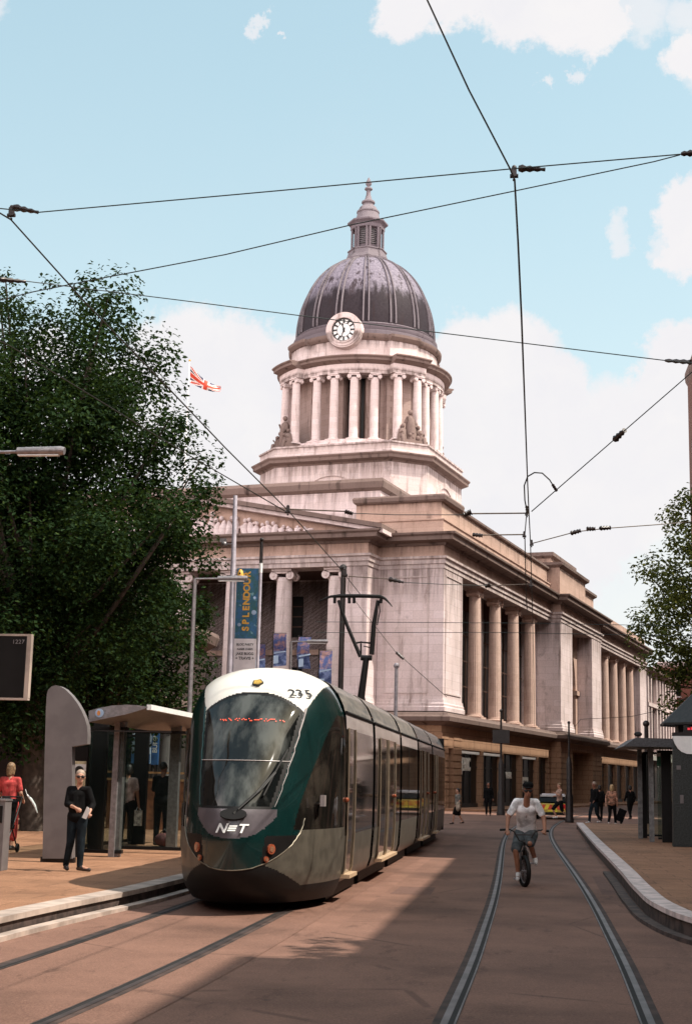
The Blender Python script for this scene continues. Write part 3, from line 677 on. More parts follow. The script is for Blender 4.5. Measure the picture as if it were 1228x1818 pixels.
def smooth_path(keys, step=.5):
    K = [Vector(k) for k in keys]; out_ = []; n_ = len(K)
    d = [(K[i+1]-K[i]).length for i in range(n_-1)]; T = []
    for i in range(n_):
        if i == 0: T.append((K[1]-K[0])/d[0])
        elif i == n_-1: T.append((K[-1]-K[-2])/d[-1])
        else: T.append((((K[i]-K[i-1])/d[i-1])*d[i]+((K[i+1]-K[i])/d[i])*d[i-1])/(d[i]+d[i-1]))
    for i in range(n_-1):
        n = max(2, int(d[i]/step))
        for k in range(n):
            t = k/n; q = K[i]*(2*t**3-3*t*t+1)+T[i]*d[i]*(t**3-2*t*t+t)+K[i+1]*(-2*t**3+3*t*t)+T[i+1]*d[i]*(t**3-t*t); out_.append((q.x, q.y))
    out_.append(tuple(keys[-1])); return out_
b = MB(); ribbon(b, [(-2.2, -20), (-2.2, 76), (4, 110), (12, 150)], [(1.55, -20), (1.55, 76), (8, 110), (16, 150)], .004)
tag(b.build('tram_track_bed', MT['track'], fix=False), kind='structure')
lc = smooth_path([(-4.55, 2), (-4.1, 7), (-3.92, 10), (-3.84, 12.5), (-3.80, 16), (-3.80, 20), (-3.80, 42), (-4.6, 54), (-7.5, 66)])
rc = smooth_path([(.02, 4), (.1, 10), (.145, 14), (.15, 18), (.15, 60), (.6, 68), (2.2, 84), (5, 100), (14, 140)])
b = MB(); ribbon(b, off(lc, -1.25), off(lc, 1.25), .004); tag(b.build('tram_track_bed', MT['track'], fix=False), kind='structure')
for nm, cpath, dd, lab in (('tram_rail', rc, -.7175, 'left rail of the right hand track, passing under the cyclist'), ('tram_rail', rc, .7175, 'right rail of the right hand track, beside the pale platform edge'),
                       ('tram_rail', lc, -.7, 'rail nearest the left platform kerb, running under the tram'), ('tram_rail', lc, .7, 'street side rail of the left track, running under the tram')):
    c = off(cpath, dd); rt = thing(nm, lab, 'rail', (0, 0, 0), group='grooved rails set in the road')
    s = -1 if dd > 0 else 1   # groove on the inner side
    b = MB(); ribbon(b, off(c, -.085), off(c, .085), .006); b.build('sealant', MT['seal'], rt, fix=False)
    b = MB(); ribbon(b, off(c, -.026), off(c, .026), .0095); b.build('rail_head', MT['steel' if cpath is rc else 'steeld'], rt, fix=False)
    a0, a1 = sorted((s*.066, s*.080)); b = MB(); ribbon(b, off(c, a0), off(c, a1), .0095); b.build('keeper_strip', MT['steel' if cpath is rc else 'steeld'], rt, fix=False)
    a0, a1 = sorted((s*.027, s*.065)); b = MB(); ribbon(b, off(c, a0), off(c, a1), .008); b.build('groove', MT['groove'], rt, fix=False)
# platforms
ZL, ZR = .2, .25
kl = smooth_path([(-5.62, 2), (-5.45, 9), (-5.36, 12.5), (-5.35, 14.48), (-5.27, 16), (-5.06, 18.8), (-5.0, 21), (-5.02, 50), (-5.6, 56)])
def platform(path, z, far, name, kname, side, wk):
    o1 = off(path, side*wk); b = MB(); n = len(path)
    b.add([(x, y, z-.003) for x, y in o1]+[(far, y, z-.003) for x, y in o1], [(i, i+1, n+i+1, n+i) for i in range(n-1)])
    xe, ye = path[-1]; b.add([(o1[-1][0], ye, z-.003), (far, ye, z-.003), (far, ye, 0), (o1[-1][0], ye, 0)], [(0, 1, 2, 3)])
    tag(b.build(name, MT['paving'], fix=False), kind='structure')
b = MB(); o1 = off(kl, -.3); n = len(kl)
platform(kl, ZL, -14.5, 'platform_paving', '', -1, .3)
def kerb(path, z, side, w, label, matt, step=True):
    kt = thing('kerb', label, 'kerb', (0, 0, 0)); o1 = off(path, side*w); n = len(path)
    b = MB(); b.add([(x, y, z) for x, y in path]+[(x, y, z) for x, y in o1], [(i, i+1, n+i+1, n+i) for i in range(n-1)])
    b.add([(x, y, z) for x, y in o1]+[(x, y, z-.05) for x, y in o1], [(i, i+1, n+i+1, n+i) for i in range(n-1)])
    b.build('kerb_top', matt, kt, fix=False)
    i0 = [(x, y) for x, y in path]; i1 = off(path, side*.03)
    b = MB(); b.add([(x, y, z-.06) for x, y in i0]+[(x, y, z) for x, y in i0], [(i, i+1, n+i+1, n+i) for i in range(n-1)])
    b.build('kerb_nosing', matt, kt, fix=False)
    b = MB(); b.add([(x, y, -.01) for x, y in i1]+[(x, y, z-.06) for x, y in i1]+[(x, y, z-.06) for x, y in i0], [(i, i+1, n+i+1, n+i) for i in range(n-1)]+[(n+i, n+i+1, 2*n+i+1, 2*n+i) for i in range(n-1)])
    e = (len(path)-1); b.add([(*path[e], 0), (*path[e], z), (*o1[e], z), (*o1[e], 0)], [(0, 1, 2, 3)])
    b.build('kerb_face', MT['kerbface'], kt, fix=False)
    if step:
        s0, s1 = off(path, -side*.16), off(path, -side*.02)
        s0 = s0[:int(n*.42)]; s1 = s1[:int(n*.42)]; m = len(s0)
        b = MB(); b.add([(x, y, .05) for x, y in s0]+[(x, y, .05) for x, y in s1]+[(x, y, 0) for x, y in s0], [(i, i+1, m+i+1, m+i) for i in range(m-1)]+[(i, i+1, 2*m+i+1, 2*m+i) for i in range(m-1)])
        b.build('kerb_step', MT['kerb'] if side < 0 else MT['kerbface'], kt, fix=False)
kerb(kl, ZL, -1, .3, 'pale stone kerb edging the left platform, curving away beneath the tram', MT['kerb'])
kr = smooth_path([(6.5, 9.5), (3.6, 12.6), (2.3, 14.9), (1.72, 16.6), (1.47, 18.6), (1.43, 21), (1.46, 25), (1.5, 38), (1.64, 56.5)])
platform(kr, ZR, 8.1, 'platform_paving', '', 1, .24)
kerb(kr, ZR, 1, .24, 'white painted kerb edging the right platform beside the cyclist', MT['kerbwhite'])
# pavement by the side facade
b = MB(); p_ = [uvw(-1, -3), uvw(80, -3), uvw(80, .1), uvw(-1, .1)]; b.prism([(p.x, p.y) for p in p_], 0, .12)
tag(b.build('pavement', MT['paving']), kind='structure')

# ================================================================== tram
XC = -3.62
def paint(name, c, ro=.22, coat=.6, var=.12, sc=3):
    return plain(name, c, ro, 0, var, sc, coat)
MT['tgreen'] = paint('dark green tram paint', (.003, .019, .018)); MT['twhite'] = paint('white tram paint', (.72, .68, .61), .3, .3, .03)
MT['tgrey'] = paint('bronze grey tram paint', (.080, .070, .055), .45, .15, .25, 5); MT['tblack'] = plain('tram black plastic', (.006, .005, .005), .55, 0, .2, spec=.25)
MT['tpurple'] = paint('grey purple tram panel', (.10, .085, .095), .35, .4, .2, 4)
MT['tsilver'] = paint('silver tram band', (.36, .31, .30), .35, .3, .1, 5)
g = NG('tram windscreen'); g.b.inputs['Roughness'].default_value = .03; g.b.inputs['IOR'].default_value = 1.42
f = g.noise(1.3, 5, .6, (1.7, 1, .45)); g.base(g.mix(g.ramp(f, .42, .64), (.005, .006, .006), (.085, .090, .084))); g.b.inputs['Coat Weight'].default_value = .0; MT['wscreen'] = g.m  # grey drape of reflected sky put into the glass colour
g = NG('tram side glass'); g.b.inputs['Roughness'].default_value = .04; g.b.inputs['IOR'].default_value = 1.6; f = g.noise(2, 4)
g.base(g.mix(g.ramp(f, .4, .7), (.008, .007, .006), (.035, .028, .022))); MT['tglass'] = g.m
MT['trimd'] = plain('dull trim', (.30, .26, .20), .4, .5, .2); MT['dframe'] = plain('door frame metal', (.42, .33, .24), .35, .6, .1)
tm = thing('tram', 'long dark green tram with a white front roof panel numbered 235', 'tram', (XC, 17.35, 0)); tm.scale = (.955, 1, 1)
def lerp(tab, z):
    n = len(tab); z = min(max(z, tab[0][0]), tab[-1][0]); i = 0
    while i < n-2 and z > tab[i+1][0]: i += 1
    d = [(tab[j+1][1]-tab[j][1])/(tab[j+1][0]-tab[j][0]) for j in range(n-1)]
    def m(j):
        if j == 0: return d[0]
        if j == n-1: return d[-1]
        return 0 if d[j-1]*d[j] <= 0 else 2*d[j-1]*d[j]/(d[j-1]+d[j])
    h = tab[i+1][0]-tab[i][0]; t = (z-tab[i][0])/h
    return tab[i][1]*(2*t**3-3*t*t+1)+m(i)*h*(t**3-2*t*t+t)+tab[i+1][1]*(-2*t**3+3*t*t)+m(i+1)*h*(t**3-t*t)
YT = [(.12, .62), (.3, .22), (.55, .03), (.9, 0), (1.2, .07), (1.6, .33), (2.0, .66), (2.4, .99), (2.6, 1.17), (2.8, 1.37), (2.95, 1.57), (3.05, 1.78), (3.12, 2.1)]
WT = [(.12, .98), (.3, 1.06), (.6, 1.11), (1.0, 1.13), (2.2, 1.12), (2.5, 1.09), (2.7, 1.02), (2.85, .93), (2.97, .80), (3.05, .64), (3.12, .45)]
PT = [(.12, 1.9), (1.0, 1.8), (2.0, 1.95), (2.7, 2.3), (3.12, 2.6)]
YS = 2.5
def surf(t, z):
    "t in -1..1 around the nose at height z -> local x,y"
    a = t*pi/2; p = lerp(PT, z); W_ = lerp(WT, z); y0 = lerp(YT, z)
    x = W_*math.copysign(abs(sin(a))**(2/p), a); y = YS-(YS-y0)*abs(cos(a))**(2/p)
    return x, y
NT, NZ_ = 220, 190
zs = [.12+(3.12-.12)*j/NZ_ for j in range(NZ_+1)]; gridp = []
for z in zs:
    # arc-length-uniform samples
    fine = [surf(-1+2*i/900, z) for i in range(901)]; L = [0]
    for i in range(900): L.append(L[-1]+math.hypot(fine[i+1][0]-fine[i][0], fine[i+1][1]-fine[i][1]))
    row = []; k = 0
    for i in range(NT+1):
        s = L[-1]*i/NT
        while k < 899 and L[k+1] < s: k += 1
        t = (s-L[k])/max(1e-9, L[k+1]-L[k]); row.append((fine[k][0]+(fine[k+1][0]-fine[k][0])*t, fine[k][1]+(fine[k+1][1]-fine[k][1])*t))
    gridp.append(row)
def zone(x, y, z):
    ax = abs(x)
    # big green shield outline
    wtop = .70 if z > 1.3 else None
    ws_top = 2.74-.26*(ax/.70)**2.4
    ws_half = .46+.23*min(1, max(0, (z-1.28)/1.3))**.75
    if z > ws_top+.02 and ax < ws_half+.02+.22*max(0, min(1, (z-2.55)/.5)): return 'white'
    if 1.28 < z <= ws_top+.02 and ax < ws_half: return 'seal' if (ax > ws_half-.045 or z > ws_top-.02 or z < 1.31) else 'screen'
    # lower nose panel
    if .93+.26*(ax/.52)**3 < z <= 1.28 and ax < .52: return 'purple'
    oval = (ax/.80)**2.2+((1.25-z)/.70)**2.2 if z < 1.25 else 0
    if z < 1.25 and oval > 1: 
        # bumper black below a rising curve, grey skirt above
        if z < .34+.36*max(0, 1-(y/.95)): return 'bumper'
        if z < .30: return 'bumper'
        if z < 1.02: return 'grey'
    if z <= .95 and .36 < ax-.16*(z-.6) and oval <= 1 and z < .98: return 'lampzone'
    if z < .30: return 'bumper'
    # side cab glass
    if 1.02 < z < 2.5 and ax > .70+.21*max(0, (z-1.02)/1.0)**1.25: return 'cabglass'
    if z <= 1.02 and y > .95: return 'grey'
    return 'green'
cells = {}
for j in range(NZ_):
    for i in range(NT):
        a, b_, c, d = gridp[j][i], gridp[j][i+1], gridp[j+1][i+1], gridp[j+1][i]
        mx_, my_ = (a[0]+b_[0]+c[0]+d[0])/4, (a[1]+b_[1]+c[1]+d[1])/4; k = zone(mx_, my_, (zs[j]+zs[j+1])/2)
        cells.setdefault(k, []).append((i, j))
zm = {'white': ('roof_front_panel', 'twhite'), 'screen': ('windscreen', 'wscreen'), 'seal': ('windscreen_seal', 'tblack'), 'purple': ('badge_panel', 'tpurple'), 'bumper': ('bumper', 'tblack'), 'grey': ('front_skirt', 'tgrey'), 'lampzone': ('lamp_housing', 'tblack'), 'cabglass': ('cab_side_window', 'tglass'), 'green': ('cab_shell', 'tgreen')}
tparts = {}
for k, cl in cells.items():
    b = MB(); idx = {}; vv = []; ff_ = []
    for i, j in cl:
        q = []
        for (p, r) in ((i, j), (i+1, j), (i+1, j+1), (i, j+1)):
            if (p, r) not in idx: idx[(p, r)] = len(vv); vv.append((gridp[r][p][0], gridp[r][p][1], zs[r]))
            q.append(idx[(p, r)])
        ff_.append(q)
    b.add(vv, ff_); tparts[k] = b.build(zm[k][0], MT[zm[k][1]], tm, 80, fix=False)
# roof cap of the cab
b = MB(); top = gridp[-1]; n = len(top); b.add([(x, y, 3.12) for x, y in top]+[(x*.5, YS-(YS-y)*.6, 3.15) for x, y in top], [(i, i+1, n+i+1, n+i) for i in range(n-1)]+[[n+i for i in range(n)]]); b.build('roof_cap', MT['twhite'], tm)
def snap(x, z, out=.012):
    "point on the nose at lateral x, height z"
    j = min(NZ_-1, max(0, int((z-.12)/3.0*NZ_))); row = gridp[j]; best = min(range(NT//6, NT-NT//6), key=lambda i: abs(row[i][0]-x))
    p = Vector((row[best][0], row[best][1], z)); q = Vector((row[min(NT, best+2)][0], row[min(NT, best+2)][1], z)); r = gridp[min(NZ_, j+3)][best]
    t = (q-p).normalized(); up = (Vector((r[0], r[1], zs[min(NZ_, j+3)]))-p).normalized(); nrm = t.cross(up).normalized()
    return p+nrm*out, t, up, nrm
MT['lampo'] = plain('orange marker lens', (.30, .075, .035), .2, 0, .2, 30, .5); MT['gold'] = plain('gold badge', (.55, .33, .05), .4, .3, .3, 20)
for sx in (-1, 1):
    for (x, z, r, nm) in ((.475, .80, .062, 'headlight'), (.425, .68, .036, 'marker_light')):
        p, t, up, nr = snap(sx*x, z, .01); b = MB(); c = lambda R: [(R*cos(2*pi*i/16), R*sin(2*pi*i/16)) for i in range(16)]
        b.slab(c(r), p, t, up, nr, -.02, .012); o = b.build(nm, MT['lampo'], tm)
        b = MB(); b.slab(c(r*.55), p, t, up, nr, .012, .02); b.build('lens', plain('lens %s %d' % (nm, sx), (.25, .12, .07), .1, 0, .2, 60, .8), o)
p, t, up, nr = snap(0, 2.89, .004); b = MB(); c = [((.075+.008*cos(5*a))*cos(a), (.085+.008*cos(5*a))*sin(a)) for a in [2*pi*i/40 for i in range(40)]]
b.slab(c, p, t, up, nr, -.01, .006); cr_ = b.build('crest', MT['black'], tm)
b = MB(); b.slab([(.76*x, .76*y) for x, y in c], p, t, up, nr, .006, .012); b.build('crest_emblem', MT['gold'], cr_)
def on_nose(name, txt, x, z, size, mt, sx=1., shear=0., lift=.012, bold=.004, sp_=.66):
    # letters one by one so they follow the curved nose
    w_ = size*sp_*sx; n = len(txt)
    o0 = None
    for i, c in enumerate(txt):
        p, t, up, nr = snap(x+(i-(n-1)/2)*w_, z, lift); up = (up+t*shear).normalized()
        m = Matrix((t, up, nr)).transposed().to_4x4(); m.translation = p
        o = text_mesh(name, c, size, mt, tm, m, .002, sx, bold=bold)
MT['twt'] = plain('white lettering', (.85, .85, .82), .4, 0, .03)
on_nose('lettering', 'N\u2261T', .02, 1.035, .17, MT['twt'], 1.15, .35, .01, .004)
# middle bar is cut into three for the E
on_nose('fleet_number', '235', .60, 2.755, .21, MT['black'], 1.1, -.1, .008, .002, .46)
b = MB(); q = []
for i in range(61):
    th = pi*i/60; x = .805*math.copysign(abs(cos(th))**(2/2.2), cos(th)); z = 1.25-.70*abs(sin(th))**(2/2.2)
    if z < 1.2: q.append(snap(x, z, .006)[0])
b.tube(q, .006, 6); b.build('trim_strip', MT['trimd'], tm, 60)
# LED destination glow and inner line of the windscreen
MT['led'] = plain('dim red led dots', (.5, .06, .03), .5, 0, .1); mled = MT['led'].node_tree.nodes['Principled BSDF']; mled.inputs['Emission Color'].default_value = (1, .12, .05, 1); mled.inputs['Emission Strength'].default_value = .5
b = MB(); rr_ = random.Random(3)
for i in range(46):
    if rr_.random() < .25: continue
    x = -.42+.9*i/46
    p, t, up, nr = snap(x, 2.38+rr_.choice((-.012, 0, .012)), .006); b.obox(p, t, up, nr, .006, .008, .002)
b.build('destination_display', MT['led'], tm)
b = MB(); q = [snap(-.6+1.2*i/20, 1.86, .004)[0] for i in range(21)]; b.tube(q, .006, 5); b.build('windscreen_line', MT['tsilver'], tm)
# wiper
b = MB(); P = lambda x, z, o=.03: snap(x, z, o)[0]
b.tube([P(.02, 1.2), P(.26, 1.45), P(.44, 1.72)], [.022, .016, .012], 6); b.tube([P(.08, 1.24, .05), P(.32, 1.5, .05), P(.43, 1.7, .04)], .01, 5); b.tube([P(.34, 1.42), P(.44, 1.72), P(.54, 2.0)], .014, 5); b.build('wiper', MT['tblack'], tm)
b = MB(); 
for i in range(12): pass
b.slab([(.17*cos(2*pi*i/20), .07*sin(2*pi*i/20)) for i in range(20)], *snap(.02, 1.2, .012)[:1], *snap(.02, 1.2)[1:4], -.01, .03); b.build('wiper_mount', MT['tblack'], tm)
# bright edge beads down the windscreen pillars
for sx in (-1, 1):
    b = MB(); q = [snap(sx*(.475+.23*min(1, max(0, (z-1.28)/1.3))**.75), z, .008)[0] for z in [1.3+1.25*i/24 for i in range(25)]]
    b.tube(q, [.004+.011*(i/24)**1.5 for i in range(25)], 5); b.build('pillar_trim', MT['tsilver'] if sx > 0 else MT['tgreen'], tm)
# ---- modules
SEC = [(.92, .22), (1.05, .30), (1.10, .45), (1.13, .9), (1.135, 1.6), (1.13, 2.2), (1.115, 2.5), (1.10, 2.56)]
ROOF = [(1.10, 2.56), (1.07, 2.66), (.99, 2.82), (.88, 2.94), (.78, 3.0), (.6, 3.03), (0, 3.05)]
def module(y0, y1, ang=0, piv=None, door=None, first=False):
    bodyo = None
    def X(p):
        if not ang: return p
        x, y, z = p; dy = y-piv[1]; dx = x-piv[0]; return (piv[0]+dx*cos(ang)-dy*sin(ang), piv[1]+dx*sin(ang)+dy*cos(ang), z)
    def ext(prof, name, m, parent, ya=None, yb=None, both=True, n=1, smooth=70):
        ya = y0 if ya is None else ya; yb = y1 if yb is None else yb
        b = MB(); k = len(prof)
        for s in ((-1, 1) if both else (1,)):
            v = [X((s*x, ya+(yb-ya)*q/n, z)) for q in range(n+1) for x, z in prof]
            b.add(v, [(q*k+i, q*k+i+1, (q+1)*k+i+1, (q+1)*k+i) for q in range(n) for i in range(k-1)])
        return b.build(name, m, parent, smooth)
    bo = ext([(x, z) for x, z in SEC if z < .95], 'lower_body', MT['tgrey'], tm, n=1)
    ext([(1.13, .9), (1.135, 1.6), (1.13, 2.2), (1.124, 2.34)], 'window_band', MT['tglass'], tm)
    ext([(1.124, 2.34), (1.115, 2.5), (1.10, 2.56)], 'cant_band', MT['tsilver'], tm)
    ext(ROOF, 'roof_screen', MT['roofg'], tm)
    b = MB(); v = [X((x, y, .24)) for x, y in ((-.9, y0), (.9, y0), (.9, y1), (-.9, y1))]; b.add(v, [(0, 1, 2, 3)]); b.build('underframe', MT['tblack'], tm)
    b = MB(); b.add([X((x, y, z)) for x in (-.86, .86) for y in (y0+.1, y1-.1) for z in (.04, .26)], [(0,1,3,2),(4,5,7,6),(0,1,5,4),(2,3,7,6)]); b.build('bogie_skirt', MT['tblack'], tm)
    # roof-edge rail
    b = MB(); b.tube([X((1.112, y0, 2.57)), X((1.112, y1, 2.57))], .022, 6); b.tube([X((-1.112, y0, 2.57)), X((-1.112, y1, 2.57))], .022, 6); b.build('cant_rail', MT['tblack'], tm)
    # pillars between panes and pane mullions
    for yy in ([y0+1.6] if y1-y0 > 3.4 else [])+([y1-1.5] if y1-y0 > 4 else []):
        b = MB(); b.add([X((x+.004, yy+d, z)) for x, z in ((1.13, .9), (1.135, 1.6), (1.13, 2.2), (1.124, 2.34)) for d in (-.03, .03)], [(0,1,3,2),(2,3,5,4),(4,5,7,6)]); b.build('window_pillar', MT['tblack'], tm)
    def doorset(ya, yb, leafs):
        prof = [(1.08, .36), (1.112, .45), (1.137, .9), (1.142, 1.6), (1.137, 2.2), (1.13, 2.36)]
        dn = ext(prof, 'door', MT['tglass'], tm, ya, yb, both=False)
        b = MB()
        for k in range(leafs+1):
            yy = ya+(yb-ya)*k/leafs
            for d in ((0,) if k in (0, leafs) else (-.09, .09)): b.tube([X((x+.012, yy+d, z)) for x, z in prof], .013, 5)
        b.build('door_edge', MT['dframe'], dn)
        b = MB(); b.add([X(p) for p in [(x, y, z) for z in (.33, .38) for x, y in ((1.02, ya-.02), (1.20, ya-.02), (1.20, yb+.02), (1.02, yb+.02))]], [(0,3,2,1),(4,5,6,7),(0,1,5,4),(1,2,6,5),(2,3,7,6),(3,0,4,7)]); b.build('door_sill', MT['sill'], dn)
        b = MB(); p = X((1.15, yb-.12 if leafs > 1 else ya-.12, 1.38)); b.sphere(p, .035, 8, 6); b.build('door_button', MT['lampo'], dn)
    for d in door or []: doorset(*d)
def bellows(y, ang=0, piv=None):
    b = MB(); prof = [(.95, .25)]+[(x-.03, z) for x, z in SEC[1:]]+[(x-.03, z) for x, z in ROOF[1:-1]]; prof = prof+[(-x, z) for x, z in prof[::-1]]
    k = len(prof); N_ = 7; v = []
    for q in range(N_):
        yy = y-.2+.4*q/(N_-1); s = 1-.015*(q % 2); v += [(x*s, yy, z) for x, z in prof]
    b.add(v, [(q*k+i, q*k+i+1, (q+1)*k+i+1, (q+1)*k+i) for q in range(N_-1) for i in range(k-1)]); b.build('bellows', MT['tblack'], tm)
g = NG('roof screen'); f = g.noise(3.5, 6, .7, (1, .8, 2)); g.base(g.mix(g.ramp(f, .4, .62), (.05, .05, .035), (.20, .17, .13))); g.b.inputs['Roughness'].default_value = .3; g.b.inputs['Coat Weight'].default_value = .3; MT['roofg'] = g.m
MT['sill'] = plain('pale yellow door sill', (.55, .38, .24), .5, 0, .12, 5)
o = 17.35
# first module continues behind the cab
module(YS-.01, 22.95+.25-o, door=[(19.95-o, 20.75-o, 1)])
bellows(23.35-o); module(23.55-o, 28.0-o, door=[(24.2-o, 26.9-o, 2)])
bellows(28.2-o); module(28.4-o, 32.3-o); bellows(32.5-o)
module(32.7-o, 37.0-o, door=[(33.3-o, 35.6-o, 2)]); bellows(37.2-o); module(37.4-o, 42.3-o, door=[(38.2-o, 39.0-o, 1)])
bellows(42.5-o); module(42.7-o, 49-o, ang=.13, piv=(0, 42.6-o))
b = MB(); b.add([(x, 42.35-o, z) for x, z in [(-1.1, .3), (1.1, .3), (1.1, 2.9), (-1.1, 2.9)]], [(0, 1, 2, 3)]); b.build('gangway_end', MT['tblack'], tm)
b = MB(); v = [(sx*x, 5.8, z) for sx in (1,) for x, z in ROOF]; 
# roof equipment pods
for ya, yb in ((24.6-o, 27.6-o), (29-o, 31-o), (34-o, 36.6-o), (38-o, 42-o)):
    b = MB(); b.box(-.6, .6, ya, yb, 3.0, 3.09); b.build('roof_pod', MT['tgrey'], tm)
# mirror camera
b = MB(); b.obox((1.0, 1.2, 1.38), (1, 0, 0), (0, 1, 0), (0, 0, 1), .03, .07, .07); b.tube([(.9, 1.4, 1.32), (1.0, 1.2, 1.36)], .015, 5); b.build('mirror', MT['tsilver'], tm)
# ---- pantograph
pn_y = 31.9-o
pt = MB(); Yp = 31.5; 
PG = lambda x, y, Y=31.5: at(x, y, Y)-Vector((XC, 17.35, 0))
k1, k2 = PG(650, 1168), PG(640, 1240)
pt.tube([k2, k1], [.085, .07], 8); pt.tube([k1+Vector((-.13, 0, 0)), k1+Vector((.13, 0, 0))], .06, 8)
pt.tube([PG(639, 1166), PG(615, 1112), PG(598, 1066)], [.045, .042, .036], 7); pt.tube([PG(660, 1162), PG(664, 1110), PG(671, 1066)], [.06, .055, .036], 7)
pt.tube([PG(673, 1066), PG(675, 1085), PG(670, 1110)], .014, 5); pt.tube([PG(629, 1142), PG(640, 1140), PG(660, 1142)], .02, 5); pt.tube([PG(640, 1142), PG(640, 1166)], .02, 5); pt.tube([PG(645, 1147), PG(658, 1150)], .012, 5)
pt.tube([k2+Vector((-.35, -.3, -.35)), k2+Vector((-.35, .5, -.35))], .05, 6); pt.tube([k2+Vector((.35, -.3, -.35)), k2+Vector((.35, .5, -.35))], .05, 6); pt.tube([k2+Vector((-.35, 0, -.35)), k2+Vector((.35, 0, -.35))], .06, 6); pt.tube([k2+Vector((0, 0, -.35)), k2], .1, 8)
pg = pt.build('pantograph', MT['tblack'], tm, 60)
pt = MB(); pt.tube([PG(561, 1068), PG(572, 1063), PG(584, 1059), PG(600, 1058), PG(640, 1058), PG(676, 1059), PG(685, 1063), PG(692, 1070), PG(698, 1077)], [.012, .018, .03, .042, .045, .042, .03, .018, .01], 7)
for x in (591, 618, 627, 677): pt.tube([PG(x, 1060), PG(x, 1071)], .035, 7)
pt.build('collector_bow', MT['tblack'], pg, 60)

# tar repairs
MT['tar'] = road_mat('tar patch', (.085, .044, .034), (.135, .073, .056), 1.5)
b = MB()
for (x0, x1, y0, y1) in ((-2.1, -1.5, 21.8, 23.4), (1.05, 1.3, 23, 27.5), (-.2, .5, 33, 34.6)):
    b.add([(x0, y0, .0075), (x1, y0+.04, .0075), (x1-.03, y1, .0075), (x0+.02, y1-.05, .0075)], [(0, 1, 2, 3)])
tag(b.build('road_patches', MT['tar'], fix=False), kind='structure')
# ================================================================== neighbouring buildings
MT['brick'] = None
def brick_mat(name, c1, c2, mort):
    g = NG(name); cd = g.n('ShaderNodeTexCoord'); sp = g.n('ShaderNodeSeparateXYZ'); g.l(cd.outputs['Object'], sp.inputs[0])
    cb = g.n('ShaderNodeCombineXYZ'); g.l(g.math('ADD', sp.outputs[0], sp.outputs[1]), cb.inputs[0]); g.l(sp.outputs[2], cb.inputs[1])
    br = g.n('ShaderNodeTexBrick'); g.l(cb.outputs[0], br.inputs['Vector']); br.inputs['Scale'].default_value = 1
    br.inputs['Brick Width'].default_value = .24; br.inputs['Row Height'].default_value = .08; br.inputs['Mortar Size'].default_value = .008
    br.inputs['Color1'].default_value = (*c1, 1); br.inputs['Color2'].default_value = (*c2, 1); br.inputs['Mortar'].default_value = (*mort, 1)
    g.base(g.mix(g.ramp(g.noise(.8, 5), .3, .7, 0, .4), br.outputs['Color'], tuple(x*.5 for x in c1))); g.b.inputs['Roughness'].default_value = .9; return g.m
MT['brick'] = brick_mat('red brick', (.20, .055, .035), (.14, .04, .028), (.12, .08, .06))
MT['brickd'] = brick_mat('dark brown brick', (.05, .026, .02), (.035, .02, .016), (.03, .02, .018))
def block(name, label, x0, x1, y0, y1, h, wall, face, origin=None, rz=0, win=True, bay=3.6, storey=3.9, cat='building', trim=None, cs=1.):
    "simple terrace block in a local frame; windows on side `face` ('-x','+x','-y')"
    t = thing(name, label, cat, origin or (0, 0, 0), rz)
    b = MB(); b.box(x0, x1, y0, y1, 0, h); b.build('wall', wall, t)
    b = MB(); b.sweep([(x0, y0), (x1, y0), (x1, y1), (x0, y1)], [(-.8, h-.6), (0, h-.6), (.35*cs, h-.35), (.45*cs, h-.02), (.4*cs, h+.15), (-.8, h+.25)], True); b.build('cornice', trim or MT['cornice'], t)
    b = MB(); b.sweep([(x0, y0), (x1, y0), (x1, y1), (x0, y1)], [(-.1, 4.2), (0.0, 4.2), (.15, 4.3), (.15, 4.55), (-.1, 4.65)], True); b.build('string_course', trim or MT['cornice'], t)
    if not win: return t
    a0, a1 = (y0, y1) if 'x' in face else (x0, x1); n = int((a1-a0)/bay); st = int((h-5)/storey)
    for i in range(n):
        a = a0+(i+.5)*(a1-a0)/n
        for s in range(-1, st):
            z0 = 5.4+s*storey if s >= 0 else .5; z1 = z0+2.3 if s >= 0 else 3.9; hw = .65 if s >= 0 else bay*.38
            m = MB(); d = .03; q = MB(); e = .09
            if face == '-x': m.box(x0-d, x0+.02, a-hw, a+hw, z0, z1); q.box(x0-e, x0-d, a-hw-.1, a+hw+.1, z0-.15, z0); q.box(x0-e, x0-d, a-.03, a+.03, z0, z1)
            elif face == '+x': m.box(x1-.02, x1+d, a-hw, a+hw, z0, z1); q.box(x1+d, x1+e, a-hw-.1, a+hw+.1, z0-.15, z0); q.box(x1+d, x1+e, a-.03, a+.03, z0, z1)
            elif face == '+y': m.box(a-hw, a+hw, y1-.02, y1+d, z0, z1); q.box(a-hw-.1, a+hw+.1, y1+d, y1+e, z0-.15, z0); q.box(a-.03, a+.03, y1+d, y1+e, z0, z1)
            else: m.box(a-hw, a+hw, y0-d, y0+.02, z0, z1); q.box(a-hw-.1, a+hw+.1, y0-e, y0-d, z0-.15, z0); q.box(a-.03, a+.03, y0-e, y0-d, z0, z1)
            o = m.build('window', MT['glass'], t); q.build('window_frame', trim or MT['cornice'], o)
    return t
block('corner_building', 'tall pale red stone building rising at the right edge beyond the tree', 8.25, 24, 31.5, 76, 23.4, stone('warm stone', (.17, .09, .07), (.07, .04, .03), .4), '-x', bay=4.2, cs=.3)
block('low_building', 'three storey brown stone building behind the right platform near the viewer', 8.1, 24, 12.3, 31.4, 13.4, MT['brown'], '-x')
block('near_building', 'tall brown stone building beside the viewer on the right of the street', 8.2, 24, -14, 12.2, 15.0, MT['brown'], '-x')
